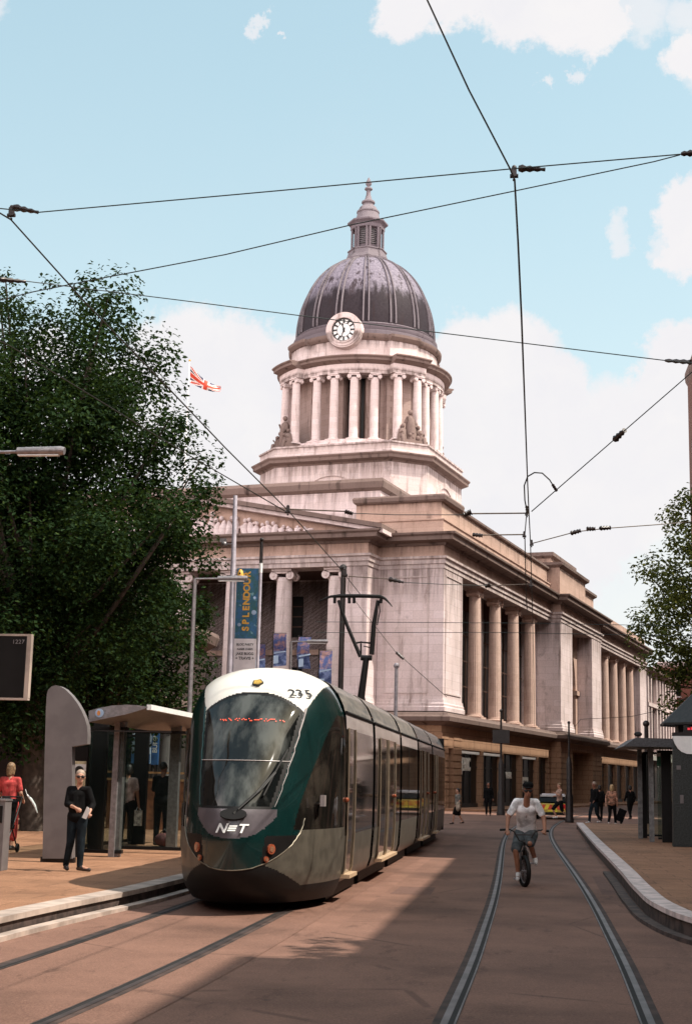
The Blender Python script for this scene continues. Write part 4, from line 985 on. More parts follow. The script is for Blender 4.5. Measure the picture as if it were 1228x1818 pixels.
block('opposite_terrace', 'tall brown stone terrace added across the street to shade the colonnaded side', 0, 95, -35, -16.2, 26.4, MT['brown'], '+y', origin=uvw(0, 0), rz=HR, bay=4.5)  # added out of view, height set to shade the ground storey
block('red_brick_building', 'red brick building closing the far end of the side street', 16.5, 34, 190, 205, 17.5, MT['brick'], '-y', bay=3.2, trim=MT['stone'])
block('shops_behind', 'dark brick shops closing the square behind the viewer', -70, 30, -46, -32, 15, MT['brickd'], '+y', bay=5)
block('square_side_building', 'dark brown brick building along the left side of the square behind the trees', -42, -25, 8, 80, 16, MT['brickd'], '+x', bay=4.5)
block('market_building', 'low dark brick building behind the left trees', -40, -13.8, 52, 60, 7.5, MT['brickd'], '-y', bay=4.5, storey=3.2)
block('near_left_building', 'dark brick building on the left of the street behind the viewer', -34, -16, -30, 4, 17, MT['brickd'], '+x', bay=4.5)

# ================================================================== trees
def leaf_mat(name, c1, c2, c3):
    g = NG(name); f = g.noise(.9, 5, .6); f2 = g.noise(9, 2)
    col = g.mix(g.ramp(f, .3, .7), c1, c2); col = g.mix(g.ramp(f2, .55, .75, 0, .7), col, c3); g.base(col)
    g.b.inputs['Roughness'].default_value = .75; g.b.inputs['Specular IOR Level'].default_value = .12
    tr_ = g.n('ShaderNodeBsdfTranslucent'); g.l(g.mix(.5, col, c3), tr_.inputs[0]); mx_ = g.n('ShaderNodeMixShader'); mx_.inputs[0].default_value = .2
    g.l(g.b.outputs[0], mx_.inputs[1]); g.l(tr_.outputs[0], mx_.inputs[2]); g.l(mx_.outputs[0], g.t.nodes['Material Output'].inputs[0]); return g.m
MT['leaf'] = leaf_mat('plane leaves', (.0035, .013, .0035), (.012, .033, .007), (.085, .13, .022)); MT['bark'] = plain('bark', (.06, .045, .035), .9, 0, .4, 6)
MT['leafy'] = leaf_mat('sunny leaves', (.025, .042, .012), (.10, .115, .025), (.42, .40, .08))
def tree(name, label, base, cen, rad, n_clump, per, leaf, seed, mat_, trunk_r=.28, lump=.75, extra=(), group=None, keep=None):
    rnd = random.Random(seed); t = thing(name, label, 'tree', base, group=group); bx, by, bz = base; V = Vector
    cl = []; tries = 0
    while len(cl) < n_clump and tries < n_clump*40:
        tries += 1
        d = V((rnd.gauss(0, 1), rnd.gauss(0, 1), rnd.gauss(0, 1))).normalized(); rr = rnd.random()**.36
        lob = 1+.22*noise.noise(d*1.9+V((seed*3.1, 0, 0)))+.12*noise.noise(d*4.3+V((0, seed*1.7, 0)))
        p = V((d.x*rad[0], d.y*rad[1], d.z*rad[2]))*rr*lob+V(cen)
        if p.z < bz+2.2 or (keep and not keep(p)): continue
        cl.append((p, lump*rnd.uniform(.55, 1.15)*(1.15-.35*rr)))
    for e in extra: cl.append((V(e[:3]), e[3]))
    b = MB(); B0 = V(base); top = V((cen[0], cen[1], cen[2]+rad[2]*.25)); tr0 = []
    for i in range(7):
        s = i/6; tr0.append(B0.lerp(top, s)+V((.18*sin(s*5+seed), .15*cos(s*4+seed), 0))*s)
    b.tube([p-B0 for p in tr0], [trunk_r*(1-.8*i/6) for i in range(7)], 10)
    tk = b.build('trunk', MT['bark'], t, 60)
    b = MB()
    for p, r in rnd.sample(cl, min(len(cl), 60)):
        s = rnd.uniform(.3, .85); a = B0.lerp(top, s); m_ = a.lerp(p, .5)+V((0, 0, -.3)); b.tube([a-B0, m_-B0, p-B0], [trunk_r*.3, trunk_r*.17, .02], 5, False)
    b.build('limbs', MT['bark'], t, 60)
    vs_ = []; fs = []; k = 0
    for p, r in cl:
        m_ = int(per*(r/lump)**2)
        for _ in range(m_):
            d = V((rnd.gauss(0, 1), rnd.gauss(0, 1), rnd.gauss(0, .72))); d = d.normalized()*(r*rnd.random()**.42)
            q = p+d-B0; s = leaf*rnd.uniform(.6, 1.3)
            n_ = (V((rnd.gauss(0, .6), rnd.gauss(0, .6), 1.0))+d.normalized()*.7).normalized(); a = n_.orthogonal().normalized(); a.rotate(Matrix.Rotation(rnd.uniform(0, 6.28), 3, n_)); c = n_.cross(a)
            vs_ += [q-a*s*.55, q+c*s*.34-a*s*.05+n_*s*.1, q+a*s*.6-n_*s*.12, q-c*s*.34-a*s*.05+n_*s*.1]; fs.append((k, k+1, k+2, k+3)); k += 4
    me = bpy.data.meshes.new('crown'); me.from_pydata(vs_, [], fs); me.materials.append(mat_)
    o = bpy.data.objects.new('crown', me); COL.objects.link(o); o.parent = t
    return t
# the big plane tree on the left, and its neighbours
ex = [at(40, 560, 36)[:]+(.9,), at(75, 600, 36)[:]+(1.0,), at(15, 610, 36)[:]+(1.0,), at(115, 570, 36)[:]+(.8,), at(150, 600, 36)[:]+(.9,), at(200, 620, 36)[:]+(.8,), at(245, 680, 36)[:]+(.8,), at(60, 680, 36)[:]+(1.1,), at(0, 540, 36)[:]+(.7,), at(150, 505, 36)[:]+(.35,), at(88, 500, 36)[:]+(.3,), at(150, 530, 36)[:]+(.45,), at(10, 490, 36)[:]+(.3,), at(325, 742, 36)[:]+(.28,), at(300, 745, 36)[:]+(.4,), at(280, 640, 36)[:]+(.5,), at(365, 870, 36)[:]+(.5,), at(375, 1000, 36)[:]+(.5,), at(350, 900, 36)[:]+(.7,)]
tree('plane_tree', 'broad dark green tree filling the left side beside the portico', (-12.6, 36, 0), (-13.0, 36, 8.2), (4.9, 4.5, 6.0), 360, 600, .125, 3, MT['leaf'], .34, 1.15, ex, keep=lambda p: p.x < -8.75+.35*sin(p.z*1.7))
tree('plane_tree', 'green tree cut off by the left edge behind the lamp arm', (-18.6, 34, 0), (-18.3, 34, 7.6), (4.8, 4, 5.6), 210, 480, .14, 8, MT['leaf'], .3, 1.15)
tree('plane_tree', 'smaller shaded tree behind the left shelter', (-14.5, 46, 0), (-14.2, 46, 5.6), (4.6, 3.4, 4.2), 320, 190, .15, 12, MT['leaf'], .25, .85, keep=lambda p: p.x < -10.6)
tree('street_tree', 'loose leaved tree cut off by the right edge, catching yellow light', (6.6, 46, 0), (6.75, 46, 6.6), (3.4, 3.0, 4.4), 330, 150, .135, 21, MT['leafy'], .2, .62, [at(1195, 910, 46)[:]+(.4,), at(1160, 985, 46)[:]+(.35,), at(1200, 940, 46)[:]+(.5,), at(1180, 1010, 46)[:]+(.5,), at(1130, 1095, 46)[:]+(.4,), at(1150, 1110, 46)[:]+(.5,)], keep=lambda p: p.x < 8.1 and p.x > 2.9)

tree('street_tree', 'street tree standing right of the viewer whose shade mottles the road', (5.2, 13.6, 0), (5.0, 13.6, 6.9), (2.3, 2.2, 2.2), 90, 90, .16, 31, MT['leafy'], .16, .55)
# ================================================================== street furniture
MT['silver'] = plain('brushed aluminium', (.28, .255, .26), .45, .55, .2, 14); MT['silverp'] = plain('silver grey painted panel', (.17, .15, .15), .6, .2, .12, 3)
MT['polew'] = plain('pale lilac pole paint', (.52, .48, .54), .5, .1, .15, 6); MT['iron'] = plain('black ironwork', (.018, .013, .012), .5, .2, .3)
MT['polegrey'] = plain('grey steel pole', (.25, .23, .25), .5, .3, .2, 8)
g = NG('shelter glass'); g.b.inputs['Transmission Weight'].default_value = .0; g.b.inputs['Base Color'].default_value = (.02, .028, .028, 1); g.b.inputs['Roughness'].default_value = .05
tp = g.n('ShaderNodeBsdfTransparent'); tp.inputs[0].default_value = (.80, .86, .84, 1); mx_ = g.n('ShaderNodeMixShader'); mx_.inputs[0].default_value = .12
g.l(tp.outputs[0], mx_.inputs[1]); g.l(g.b.outputs[0], mx_.inputs[2]); g.l(mx_.outputs[0], g.t.nodes['Material Output'].inputs[0]); MT['sglass'] = g.m
MT['posterb'] = plain('blue poster', (.05, .16, .42), .5, 0, .5, 1.5); MT['posterl'] = plain('pale blue poster', (.42, .55, .75), .5, 0, .3, 1.2); MT['orange'] = plain('orange print', (.62, .22, .05), .5, 0, .3, 5)
# lamp posts with horizontal tube lamps (left platform)
def lampost(Y, x, label, h=5.84):
    t = thing('street_lamp', label, 'street lamp', (x, Y, ZL), group='slim lamp posts along the left platform'); h -= ZL
    b = MB(); b.tube([(0, 0, 0), (0, 0, h)], [.055, .04], 10); b.tube([(0, 0, 0), (0, 0, .9)], .075, 10); b.build('post', MT['silver'], t, 60)
    b = MB(); b.tube([(0, 0, h), (.55, 0, h+.01)], .022, 8); b.build('arm', MT['silver'], t, 60)
    b = MB(); b.tube([(.50, 0, h+.012), (.505, 0, h+.012), (1.10, 0, h+.02), (1.15, 0, h+.015)], [.03, .055, .06, .05], 14); b.build('lamp_tube', MT['silver'], t, 60)
    b = MB(); b.box(.52, 1.08, -.035, .035, h-.05, h-.035); b.build('lamp_lens', MT['white'], t)
lampost(17.9, -7.3, 'large pale tube lamp reaching in from the left edge, nearest of the three')
lampost(30, -7.22, 'slim lamp post with tube lamp crossing in front of the tall festival banner')
lampost(44, -7.45, 'farthest tube lamp, in front of the small blue flags')
# tall pale pole and the banner pole
p = at(410, 1190, 40); q = at(418, 880, 40)
t = thing('tall_pole', 'tall tapering pale lilac pole left of the festival banner', 'pole', (p.x, 40, 0)); b = MB()
b.tube([(0, 0, 0), (q.x-p.x, 0, q.z)], [.13, .06], 12); b.build('shaft', MT['polew'], t, 60)
c = at(400, 966, 40); b = MB(); b.tube([(q.x-p.x-.02, 0, c.z), (c.x-p.x, 0, c.z)], .02, 5); b.sphere((c.x-p.x-.03, 0, c.z), .09, 8, 6); b.box(c.x-p.x-.15, c.x-p.x+.02, -.05, .05, c.z+.05, c.z+.16); b.build('camera', MT['silver'], t, 50)
p = at(457, 1190, 39.9); b = MB(); zt = at(457, 965, 39.9).z
t = thing('banner_pole', 'thin black and white post carrying the tall festival banner', 'pole', (p.x, 39.9, 0)); b.tube([(0, 0, 0), (0, 0, at(457, 1017, 39.9).z)], .045, 8); b.build('shaft', MT['polew'], t, 60)
b = MB(); b.tube([(0, 0, at(457, 1000, 39.9).z), (0, 0, at(457, 962, 39.9).z)], .05, 8); b.sphere((0, 0, at(457, 958, 39.9).z), .06, 8, 6); b.build('post_head', MT['iron'], t, 60)
b = MB(); b.tube([(0, 0, at(457, 1017, 39.9).z), (0, 0, at(457, 1000, 39.9).z)], .05, 8); b.build('white_band', MT['white'], t, 60)
# banner
a0 = at(421, 1009, 40); a1 = at(459.5, 1009, 40); zb = at(440, 1134, 40).z; zl = at(440, 1235, 40).z; W2 = (a1.x-a0.x); zt = a0.z
bt = thing('festival_banner', 'tall banner with orange SPLENDOUR lettering on teal above a white line-up list', 'banner', (a0.x, 40, 0))
g = NG('banner teal'); f = g.noise(3.2, 5, .7); f2 = g.noise(7, 3); cc_ = g.mix(g.ramp(f, .35, .65), (.02, .10, .10), (.03, .13, .30)); g.base(g.mix(g.ramp(f2, .58, .7, 0, .7), cc_, (.25, .45, .5))); MT['teal'] = g.m
b = MB(); b.box(.0, W2, -.012, .012, zb, zt); b.build('banner_top', MT['teal'], bt)
b = MB(); b.box(.0, W2, -.012, .012, zl, zb-.001); bw_ = b.build('banner_list', plain('banner white', (.72, .66, .68), .6, 0, .05), bt)
mo = MT['orange2'] = plain('banner orange', (.80, .42, .06), .5, 0, .1)
for i, c in enumerate('SPLENDOUR'):
    z = zb+.28+.193*i*(zt-zb)/2.0
    text_mesh('lettering', c, .26, mo, bt, frame((W2*.50, -.02, z), (0, 0, 1), (-1, 0, 0)), .004, 1.0, bold=.01)
for i, (s, sz, mm) in enumerate((('BLOC PARTY', .085, 'black'), ('KAISER CHIEFS', .07, 'black'), ('JAKE BUGG', .10, 'black'), ('+ TRAVIS +', .11, 'black'))):
    text_mesh('lettering', s, sz*1.05, MT[mm], bw_, frame((W2*.5, -.02, zb-.17-.13*i), (1, 0, 0), (0, 0, 1)), .002, .95, bold=.002)
b = MB()
for (x, z, r) in ((W2*.85, zb+.75, .07), (W2*.2, zb+.4, .05), (W2*.86, zt-.85, .04)): b.slab([(r*cos(2*pi*i/12), r*sin(2*pi*i/12)) for i in range(12)], (x, -.02, z), (1, 0, 0), (0, 0, 1), (0, -1, 0), 0, .006)
b.build('printed_flower', MT['posterl'], bt)
t = thing('bell_sign', 'small orange square light hung beside the top of the festival banner', 'sign', (at(427, 1017, 39.7).x, 39.7, at(427, 1017, 39.7).z)); b = MB(); b.lathe([(.03, -.09), (.1, -.09), (.085, 0), (.06, .07), (.02, .1)], 10); b.build('body', MT['orange2'], t); b = MB(); b.sphere((0, -.08, -.02), .03, 8, 6); b.build('lens', MT['black'], t)
# small blue flags on their own slim posts
k = 0
for (x0, x1, y0, y1, lab) in ((461, 470, 1144, 1192, 'blue printed banner half hidden behind the festival banner'), (486.5, 507, 1125, 1181, 'blue printed banner between the festival banner and the second column'), (531, 551, 1131, 1187, 'curled blue printed banner behind the far tube lamp'), (568, 588, 1155, 1216, 'blue printed banner hanging nearest the pantograph, lowest of the row')):
    Y = 58; a = at(x0, y0, Y); c = at(x1, y1, Y); w_ = c.x-a.x if x0 > 470 else .5; h_ = a.z-c.z
    if x0 < 470: a.x = at(471, y0, Y).x-.5
    t = thing('flag_banner', lab, 'banner', (a.x, Y, 0), group='blue printed banners before the portico')
    b = MB(); b.tube([(-.04, .03, 0), (-.04, .03, a.z+.08)], .025, 6); b.tube([(-.04, .03, a.z+.03), (w_, .03, a.z+.03)], .015, 5); b.build('post', MT['iron'], t)
    b = MB(); n = 10; sl_ = .06 if k != 2 else 0
    for i in range(n):
        z0 = c.z+h_*i/n; z1 = c.z+h_*(i+1)/n; cv = lambda z: .08*sin((z-c.z)/h_*4+k)
        sh = lambda z: (-.07*sin((z-c.z)/h_*3.1) if k == 2 else 0)
        b.add([(sh(z0), cv(z0), z0-sl_), (w_+sh(z0), cv(z0)+.05, z0), (w_+sh(z1), cv(z1)+.05, z1), (sh(z1), cv(z1), z1-(sl_ if i < n-1 else 0))], [(0, 1, 2, 3)])
    g = NG('blue banner %d' % k); f = g.noise(3, 5, .7); cd = g.n('ShaderNodeTexCoord'); sp = g.n('ShaderNodeSeparateXYZ'); g.l(cd.outputs['Object'], sp.inputs[0])
    up = g.ramp(sp.outputs[2], c.z+h_*.42, c.z+h_*.5); col = g.mix(g.ramp(f, .42, .62), (.03, .06, .18), (.20, .27, .50)); col2 = g.mix(g.ramp(g.noise(6, 4, .7), .42, .6), (.13, .16, .34), (.36, .20, .20)); g.base(g.mix(up, col, g.mix(g.ramp(f, .45, .6), (.04, .07, .22), (.35, .19, .18)))); 
    o = b.build('cloth', g.m, t, 60)
    b = MB(); zz = c.z+h_*.40; b.add([(0.02, -.02+cv(zz), zz-.06), (w_-.02, .03+cv(zz), zz+.04), (w_-.02, .03+cv(zz), zz+.10), (.02, -.02+cv(zz), zz-.0)], [(0, 1, 2, 3)]); b.add([(.02, -.05, c.z+.05), (w_*.42, -.03, c.z+.08), (w_*.42, -.03, c.z+.4), (.02, -.05, c.z+.38)], [(0, 1, 2, 3)]); b.build('printed_mark', MT['posterl'], o); k += 1
# union flag
fp = at(337, 640, 118); t = thing('flagpole', 'thin white flagpole on the roof left of the dome', 'flagpole', (fp.x, 118, 21)); b = MB(); b.tube([(0, 0, -3), (.0, 0, fp.z-21)], [.07, .035], 8); b.build('pole', MT['white'], t, 60)
b = MB(); b.sphere((0, 0, fp.z-21), .1, 8, 6); b.build('finial', MT['gold'], t)
MT['fred'] = plain('flag red', (.55, .05, .02), .7, 0, .1); MT['fblue'] = plain('flag navy', (.03, .03, .08), .7, 0, .1); MT['fwhite'] = plain('flag white', (.72, .62, .58), .7, 0, .05)
def flagpt(u_, v_):
    top = [(338.5, 650), (356, 668), (366, 676), (380, 683), (392.5, 686)]; bot = [(337.5, 679), (352, 687), (363, 692), (378, 695.5), (392, 695)]
    s = u_*4; i = min(3, int(s)); f_ = s-i
    a = [top[i][j]+(top[i+1][j]-top[i][j])*f_ for j in (0, 1)]; c = [bot[i][j]+(bot[i+1][j]-bot[i][j])*f_ for j in (0, 1)]
    return at(c[0]+(a[0]-c[0])*v_, c[1]+(a[1]-c[1])*v_, 118+.35*sin(u_*9)+.2*sin(v_*4+u_*5))
F0 = flagpt(0, 0); ft = thing('union_flag', 'union flag blowing to the right from the roof flagpole', 'flag', F0); NU, NV = 60, 30; cells = {0: [], 1: [], 2: []}
def ujack(x, y):
    X, Y2 = x*2, y; cx, cy = abs(X-1), abs(Y2-.5)
    if cx < .13 or cy < .12: return 0
    if cx < .22 or cy < .2: return 1
    d = abs((X-1)*.5)-abs(Y2-.5); s_ = d/1.118
    if abs(s_) < .045: return 0
    return 1 if abs(s_) < .13 else 2
for i in range(NU):
    for j in range(NV): cells[ujack((i+.5)/NU, (j+.5)/NV)].append((i, j))
for kk, nm in ((0, 'fred'), (1, 'fwhite'), (2, 'fblue')):
    b = MB()
    for i, j in cells[kk]: b.add([flagpt(i/NU, j/NV)-F0, flagpt((i+1)/NU, j/NV)-F0, flagpt((i+1)/NU, (j+1)/NV)-F0, flagpt(i/NU, (j+1)/NV)-F0], [(0, 1, 2, 3)])
    b.build({'fred': 'red_cross', 'fwhite': 'white_field', 'fblue': 'blue_field'}[nm], MT[nm], ft, fix=False)
# dark posts along the side street and the black overhead line mast
def mast(px, py_top, Y, r, label, name='catenary_mast', thick=None, mt='iron', topx=None, cat='post'):
    q = at(px, py_top, Y); x = q.x; t = thing(name, label, cat, (x, Y, 0)); tx = at(topx, py_top, Y).x-x if topx else 0
    b = MB(); b.tube([(0, 0, 0), (tx, 0, q.z)], [r, r*.75], 12); b.build('shaft', MT[mt], t, 60)
    if thick: b = MB(); b.lathe([(thick*1.15, 0), (thick*1.15, .15), (thick, .2), (thick, 1.1), (thick*.9, 1.2), (thick*.75, 1.3), (thick*.75, 2.6), (thick*.55, 2.75), (r, 2.9)], 14); b.build('base', MT[mt], t, 50)
    b = MB(); b.sphere((tx, 0, q.z), r*1.3, 8, 6); b.build('cap', MT[mt], t); return t
mast(609, 1008, 52, .105, 'thick black overhead line mast rising behind the pantograph')
mast(703.5, 1182, 62, .10, 'short grey post in front of the corner block', 'steel_post', mt='polegrey')
m1 = mast(889, 1262, 77.5, .07, 'black cast iron post standing behind the cyclist on the side pavement', 'iron_post', .2)
mast(1009, 1283, 66, .055, 'black cast iron post beside the runner', 'iron_post', .17)
mast(1146, 1285, 68, .12, 'stubby black post top showing above the right shelter roof', 'iron_post')
q = at(889, 1306, 77.5); b = MB(); b.box(-.45, .45, -.1, .1, q.z-.4, q.z+.3); b.build('junction_box', MT['iron'], m1)
# ---- left shelter
def pylon(base, px_outline, Y, label, rzn, mt, sc_x=1, flat=False):
    o = Vector(base); t = thing('stop_totem', label, 'totem', base)
    pts = [(at(x, y, Y).x-o.x, at(x, y, Y).z-o.z) for x, y in px_outline]
    b = MB(); b.slab(pts, (0, 0, 0), (1, 0, 0), (0, 0, 1), (0, 1, 0), -.06, .12); b.build('panel', mt, t, 30)
    x0 = min(p[0] for p in pts); x1 = pts[1][0]
    b = MB(); b.box(x0+.04, x1+.02, .0, .1, 0, .08); b.build('foot', MT['iron'], t)
    return t
Yp_ = 23.6
def arc(pts, n=6):
    out_ = []
    for i in range(len(pts)-2):
        pass
    return pts
pyl = [(78, 1524), (130, 1524), (130, 1326), (157, 1321), (158, 1306), (157, 1290), (153, 1276), (147, 1262), (139, 1248), (129, 1235), (118, 1224), (109, 1219), (101, 1217), (94, 1219), (88, 1225), (85.5, 1234), (84, 1260), (82, 1330), (80, 1420)]
bp = at(104, 1530, Yp_); bp.z = ZL
pt_ = pylon(bp, pyl, Yp_, 'silver grey totem with curved shoulder at the near end of the left shelter', 0, MT['silverp'])
SH = thing('tram_shelter', 'silver shelter with curved canopy and glass panels on the left platform', 'shelter', (-7.6, 25, ZL))
def SP(x, y, Y): return at(x, y, Y)-Vector((-7.6, 25, ZL))
b = MB()
Yc0, Yc1 = 24.4, 31.5
arcp = [(158, 1262), (175, 1257), (200, 1252.5), (225, 1251), (245, 1252), (264, 1255)]; low_ = [(258, 1258), (245, 1262), (225, 1268), (205, 1272), (180, 1277), (158, 1282)]
near = [SP(x, y, Yc0) for x, y in arcp+low_]
vv = [(p.x, p.y, p.z) for p in near]; far_ = [(x, Yc1-25, z) for x, y, z in vv]; n = len(vv)
b.add(vv+far_, [list(range(n)), list(range(n, 2*n))[::-1]]+[(i, (i+1) % n, n+(i+1) % n, n+i) for i in range(n)]); b.build('canopy', MT['silver'], SH, 30)
b = MB(); fx = vv[5]; b.box(fx[0]-.03, fx[0]+.05, Yc0-25, Yc1-25, fx[2]-.05, fx[2]+.04); b.build('canopy_edge', MT['white'], SH)
cc2 = SP(177, 1266, Yc0-.02); b = MB(); b.slab([(.075*cos(2*pi*i/16), .075*sin(2*pi*i/16)) for i in range(16)], cc2, (1, 0, 0), (0, 0, 1), (0, -1, 0), 0, .01); lg = b.build('round_logo', MT['posterl'], SH)
b = MB(); b.slab([(.03*cos(2*pi*i/8), .045*sin(2*pi*i/8)) for i in range(8)], cc2+Vector((-.01, -.012, 0)), (1, .0, 0), (0, 0, 1), (0, -1, 0), 0, .006); b.build('logo_mark', MT['orange'], lg)
for px, w_, Y in ((205, .10, 25.6), (213, .12, 25.7), (309, .2, 29.0)):
    q = SP(px, 1400, Y); b = MB(); b.box(q.x-w_/2, q.x+w_/2, q.y-.08, q.y+.08, 0, near[3].z-.03-(.0 if px < 300 else .0)); b.build('post', MT['silver'], SH)
for px, w_, Y in ((175, .28, 27.0), (249, .30, 30.5), (168, .2, 31)):
    q = SP(px, 1400, Y); b = MB(); b.box(q.x-w_/2, q.x+w_/2, q.y-.06, q.y+.06, 0, near[3].z-.2); b.build('dark_column', MT['tblack'], SH)
for (xa, ya, xb, yb) in ((-1.0+.0, .6, 0.3, .7), (-.3, 2.2, 1.0, 2.3), (-.9, .7, -.88, 6.3)):
    b = MB(); b.box(xa, xb, ya, yb, .12, 2.25) if abs(ya-yb) < 1 else b.box(xa, xb, ya, yb, .12, 2.25); b.build('glass_panel', MT['sglass'], SH)
    b = MB(); b.box(xa, xb, ya-.02, yb+.02, 2.25, 2.3); b.box(xa, xb, ya-.02, yb+.02, .06, .12); b.build('glass_rail', MT['tblack'], SH)
b = MB(); q0 = SP(130, 1326, 24.2); q1 = SP(157, 1326, 24.2); b.box(q0.x, q1.x, -.8, -.76, 2.12, 2.18); b.box(q0.x-.3, q1.x+1.4, -.6, -.58, q0.z+.28, q0.z+.3); b.build('tie_bar', MT['iron'], SH)
# timetable poster beside the totem
q0 = at(131, 1326, 25.2); q1 = at(154, 1400, 25.2); t = thing('timetable_case', 'poster case with a round black emblem beside the woman in sunglasses', 'poster', (q0.x, 25.2, ZL)); w_ = q1.x-q0.x
b = MB(); b.box(0, w_, -.02, .04, 0, q0.z-ZL); b.build('case', MT['tblack'], t); b = MB(); b.box(.02, w_-.02, -.03, -.02, 1.2, q0.z-ZL-.25); b.build('poster', plain('poster cream', (.62, .55, .35), .5, 0, .5, 5), t)
b = MB(); b.box(.02, w_-.02, -.036, -.03, 1.5, 1.62); b.build('poster_band', MT['white'], t); b = MB(); b.slab([(.085*cos(2*pi*i/16), .085*sin(2*pi*i/16)) for i in range(16)], (w_*.5, -.035, q0.z-ZL-.42), (1, 0, 0), (0, 0, 1), (0, -1, 0), 0, .01); b.build('round_emblem', MT['black'], t)
# advertising boards seen through the shelter
for (x0, x1, y0, y1, Y, lab, mm) in ((236, 267, 1298, 1356, 40, 'pale blue advertising board seen through the left shelter', 'posterl'), (271, 281, 1300, 1358, 40.5, 'narrow blue banner with white lettering seen through the left shelter', 'posterb')):
    a = at(x0, y0, Y); c = at(x1, y1, Y); t = thing('advertising_board', lab, 'sign', (a.x, Y, 0)); W_ = c.x-a.x; b = MB(); b.box(0, W_, -.02, .02, c.z, a.z); o = b.build('board', MT[mm], t)
    b = MB(); b.tube([(.03, .04, 0), (.03, .04, a.z)], .03, 6); b.tube([(W_-.03, .04, 0), (W_-.03, .04, a.z)], .03, 6); b.build('leg', MT['iron'], t)
    if mm == 'posterl':
        b = MB(); b.box(0, W_, -.03, -.02, c.z, c.z+.27); b.build('blue_band', MT['posterb'], t); b = MB(); b.slab([(.0, 0), (.2, .06), (.1, .14), (-.1, .1), (-.16, .02)], (W_*.45, -.03, (a.z+c.z)/2+.1), (1, 0, 0), (0, 0, 1), (0, -1, 0), 0, .01); b.build('orange_print', MT['orange'], t)
    else:
        text_mesh('lettering', 'BUMP', .19, MT['twt'], o, frame((W_*.5, -.03, (a.z+c.z)/2+.12), (0, 0, 1), (-1, 0, 0)), .003, 1.0, bold=.004)
a = at(281, 1299, 41); c = at(300, 1360, 41); t = thing('display_drum', 'grey round advertising drum seen through the left shelter', 'advertising drum', ((a.x+c.x)/2, 41.2, 0)); b = MB(); b.tube([(0, 0, .0), (0, 0, a.z)], .3, 20); b.build('drum', MT['silverp'], t, 60); b = MB(); b.lathe([(.36, a.z), (.36, a.z+.1), (.02, a.z+.25)], 20); b.build('cap', MT['iron'], t)
t = thing('market_stall', 'low brown wooden stall front seen through the left shelter', 'stall', (-11.6, 39, 0)); b = MB(); b.box(0, 2.4, 0, .8, 0, 1.5); b.build('counter', plain('rust brown timber', (.20, .08, .035), .7, 0, .5, 4), t)
b = MB(); b.box(-.05, 2.45, -.05, .85, 1.5, 1.56); b.box(-.05, 2.45, -.05, .85, 1.7, 1.75); b.build('rail', plain('tan timber', (.40, .22, .10), .7, 0, .3), t)
# ---- passenger display at the upper left and ticket validator
q0 = at(60, 1127, 13); q1 = at(60, 1244, 13); x1 = q0.x; t = thing('passenger_display', 'large dark departure screen in a pale frame cut off by the left edge', 'display', (x1-.75, 13, ZL))
b = MB(); b.box(-.72, .74, -.06, -.015, q1.z-ZL+.02, q0.z-ZL-.02); b.build('screen', MT['tblack'], t)
b = MB(); b.box(-.76, .755, -.07, -.01, q0.z-ZL-.02, q0.z-ZL+.0); b.box(-.76, .755, -.07, -.01, q1.z-ZL, q1.z-ZL+.02); b.box(.715, .757, -.07, -.01, q1.z-ZL+.021, q0.z-ZL-.021); b.box(-.757, -.705, -.07, -.01, q1.z-ZL+.021, q0.z-ZL-.021); b.build('frame', MT['kerb'], t)
b = MB(); b.tube([(0, .15, 0), (0, .15, q0.z-ZL+.2)], .06, 10); b.build('post', MT['silver'], t)
q = at(38, 1141, 13); text_mesh('lettering', '1227', .055, MT['silver'], t, frame((q.x-(x1-.75)+.0, -.075, q.z-ZL), (1, 0, 0), (0, 0, 1)), .001, 1.1)
q = gz(0, 1545, ZL); t = thing('ticket_validator', 'grey metal ticket post at the left edge', 'ticket machine', (q.x-.13, q.y, ZL)); b = MB(); b.box(-.2, .2, -.14, .14, 0, 1.02); b.build('cabinet', MT['silverp'], t); b = MB(); b.box(-.17, .17, -.16, -.14, .7, .95); b.build('panel', MT['tblack'], t); b = MB(); b.box(-.21, .21, -.15, .15, 1.02, 1.05); b.build('lid', MT['silver'], t)
# ---- right shelter
RS = thing('tram_shelter', 'dark grey shelter with tilted flat canopy on the right platform', 'shelter', (3.1, 39, ZR))
def RP(x, y, Y): return at(x, y, Y)-Vector((3.1, 39, ZR))
Ya = 37.6
a, c, d, e = RP(1092, 1326, Ya+4), RP(1112, 1310, Ya+1), RP(1196, 1313, Ya-2.0), RP(1196, 1324, Ya-2.0)
b = MB()
z1, z2 = RP(1112, 1310, 37.6).z, RP(1112, 1324, 37.6).z
xl, xr = RP(1094, 1320, 42).x, 2.6
b.add([(xl, 4.5, z2+.04), (xl+.35, 4.5, z1+.1), (xr, 4.5, z1+.1), (xr, 4.5, z2+.1), (xl-.1, -1.6, z2-.02), (xl+.22, -1.6, z1), (xr, -1.6, z1-.02), (xr, -1.6, z2-.02)], [(0, 1, 2, 3), (7, 6, 5, 4), (0, 4, 5, 1), (1, 5, 6, 2), (2, 6, 7, 3), (3, 7, 4, 0)])
b.build('canopy', plain('slate grey canopy', (.07, .07, .075), .5, .2, .3, 20), RS)
for px, Y, w_ in ((1135, 41, .12), (1155, 38.7, .12)):
    q = RP(px, 1400, Y); b = MB(); b.box(q.x-w_/2, q.x+w_/2, q.y-.07, q.y+.07, 0, z2); b.build('post', plain('grey post %d' % px, (.18, .18, .18), .5, .4, .3, 10), RS)
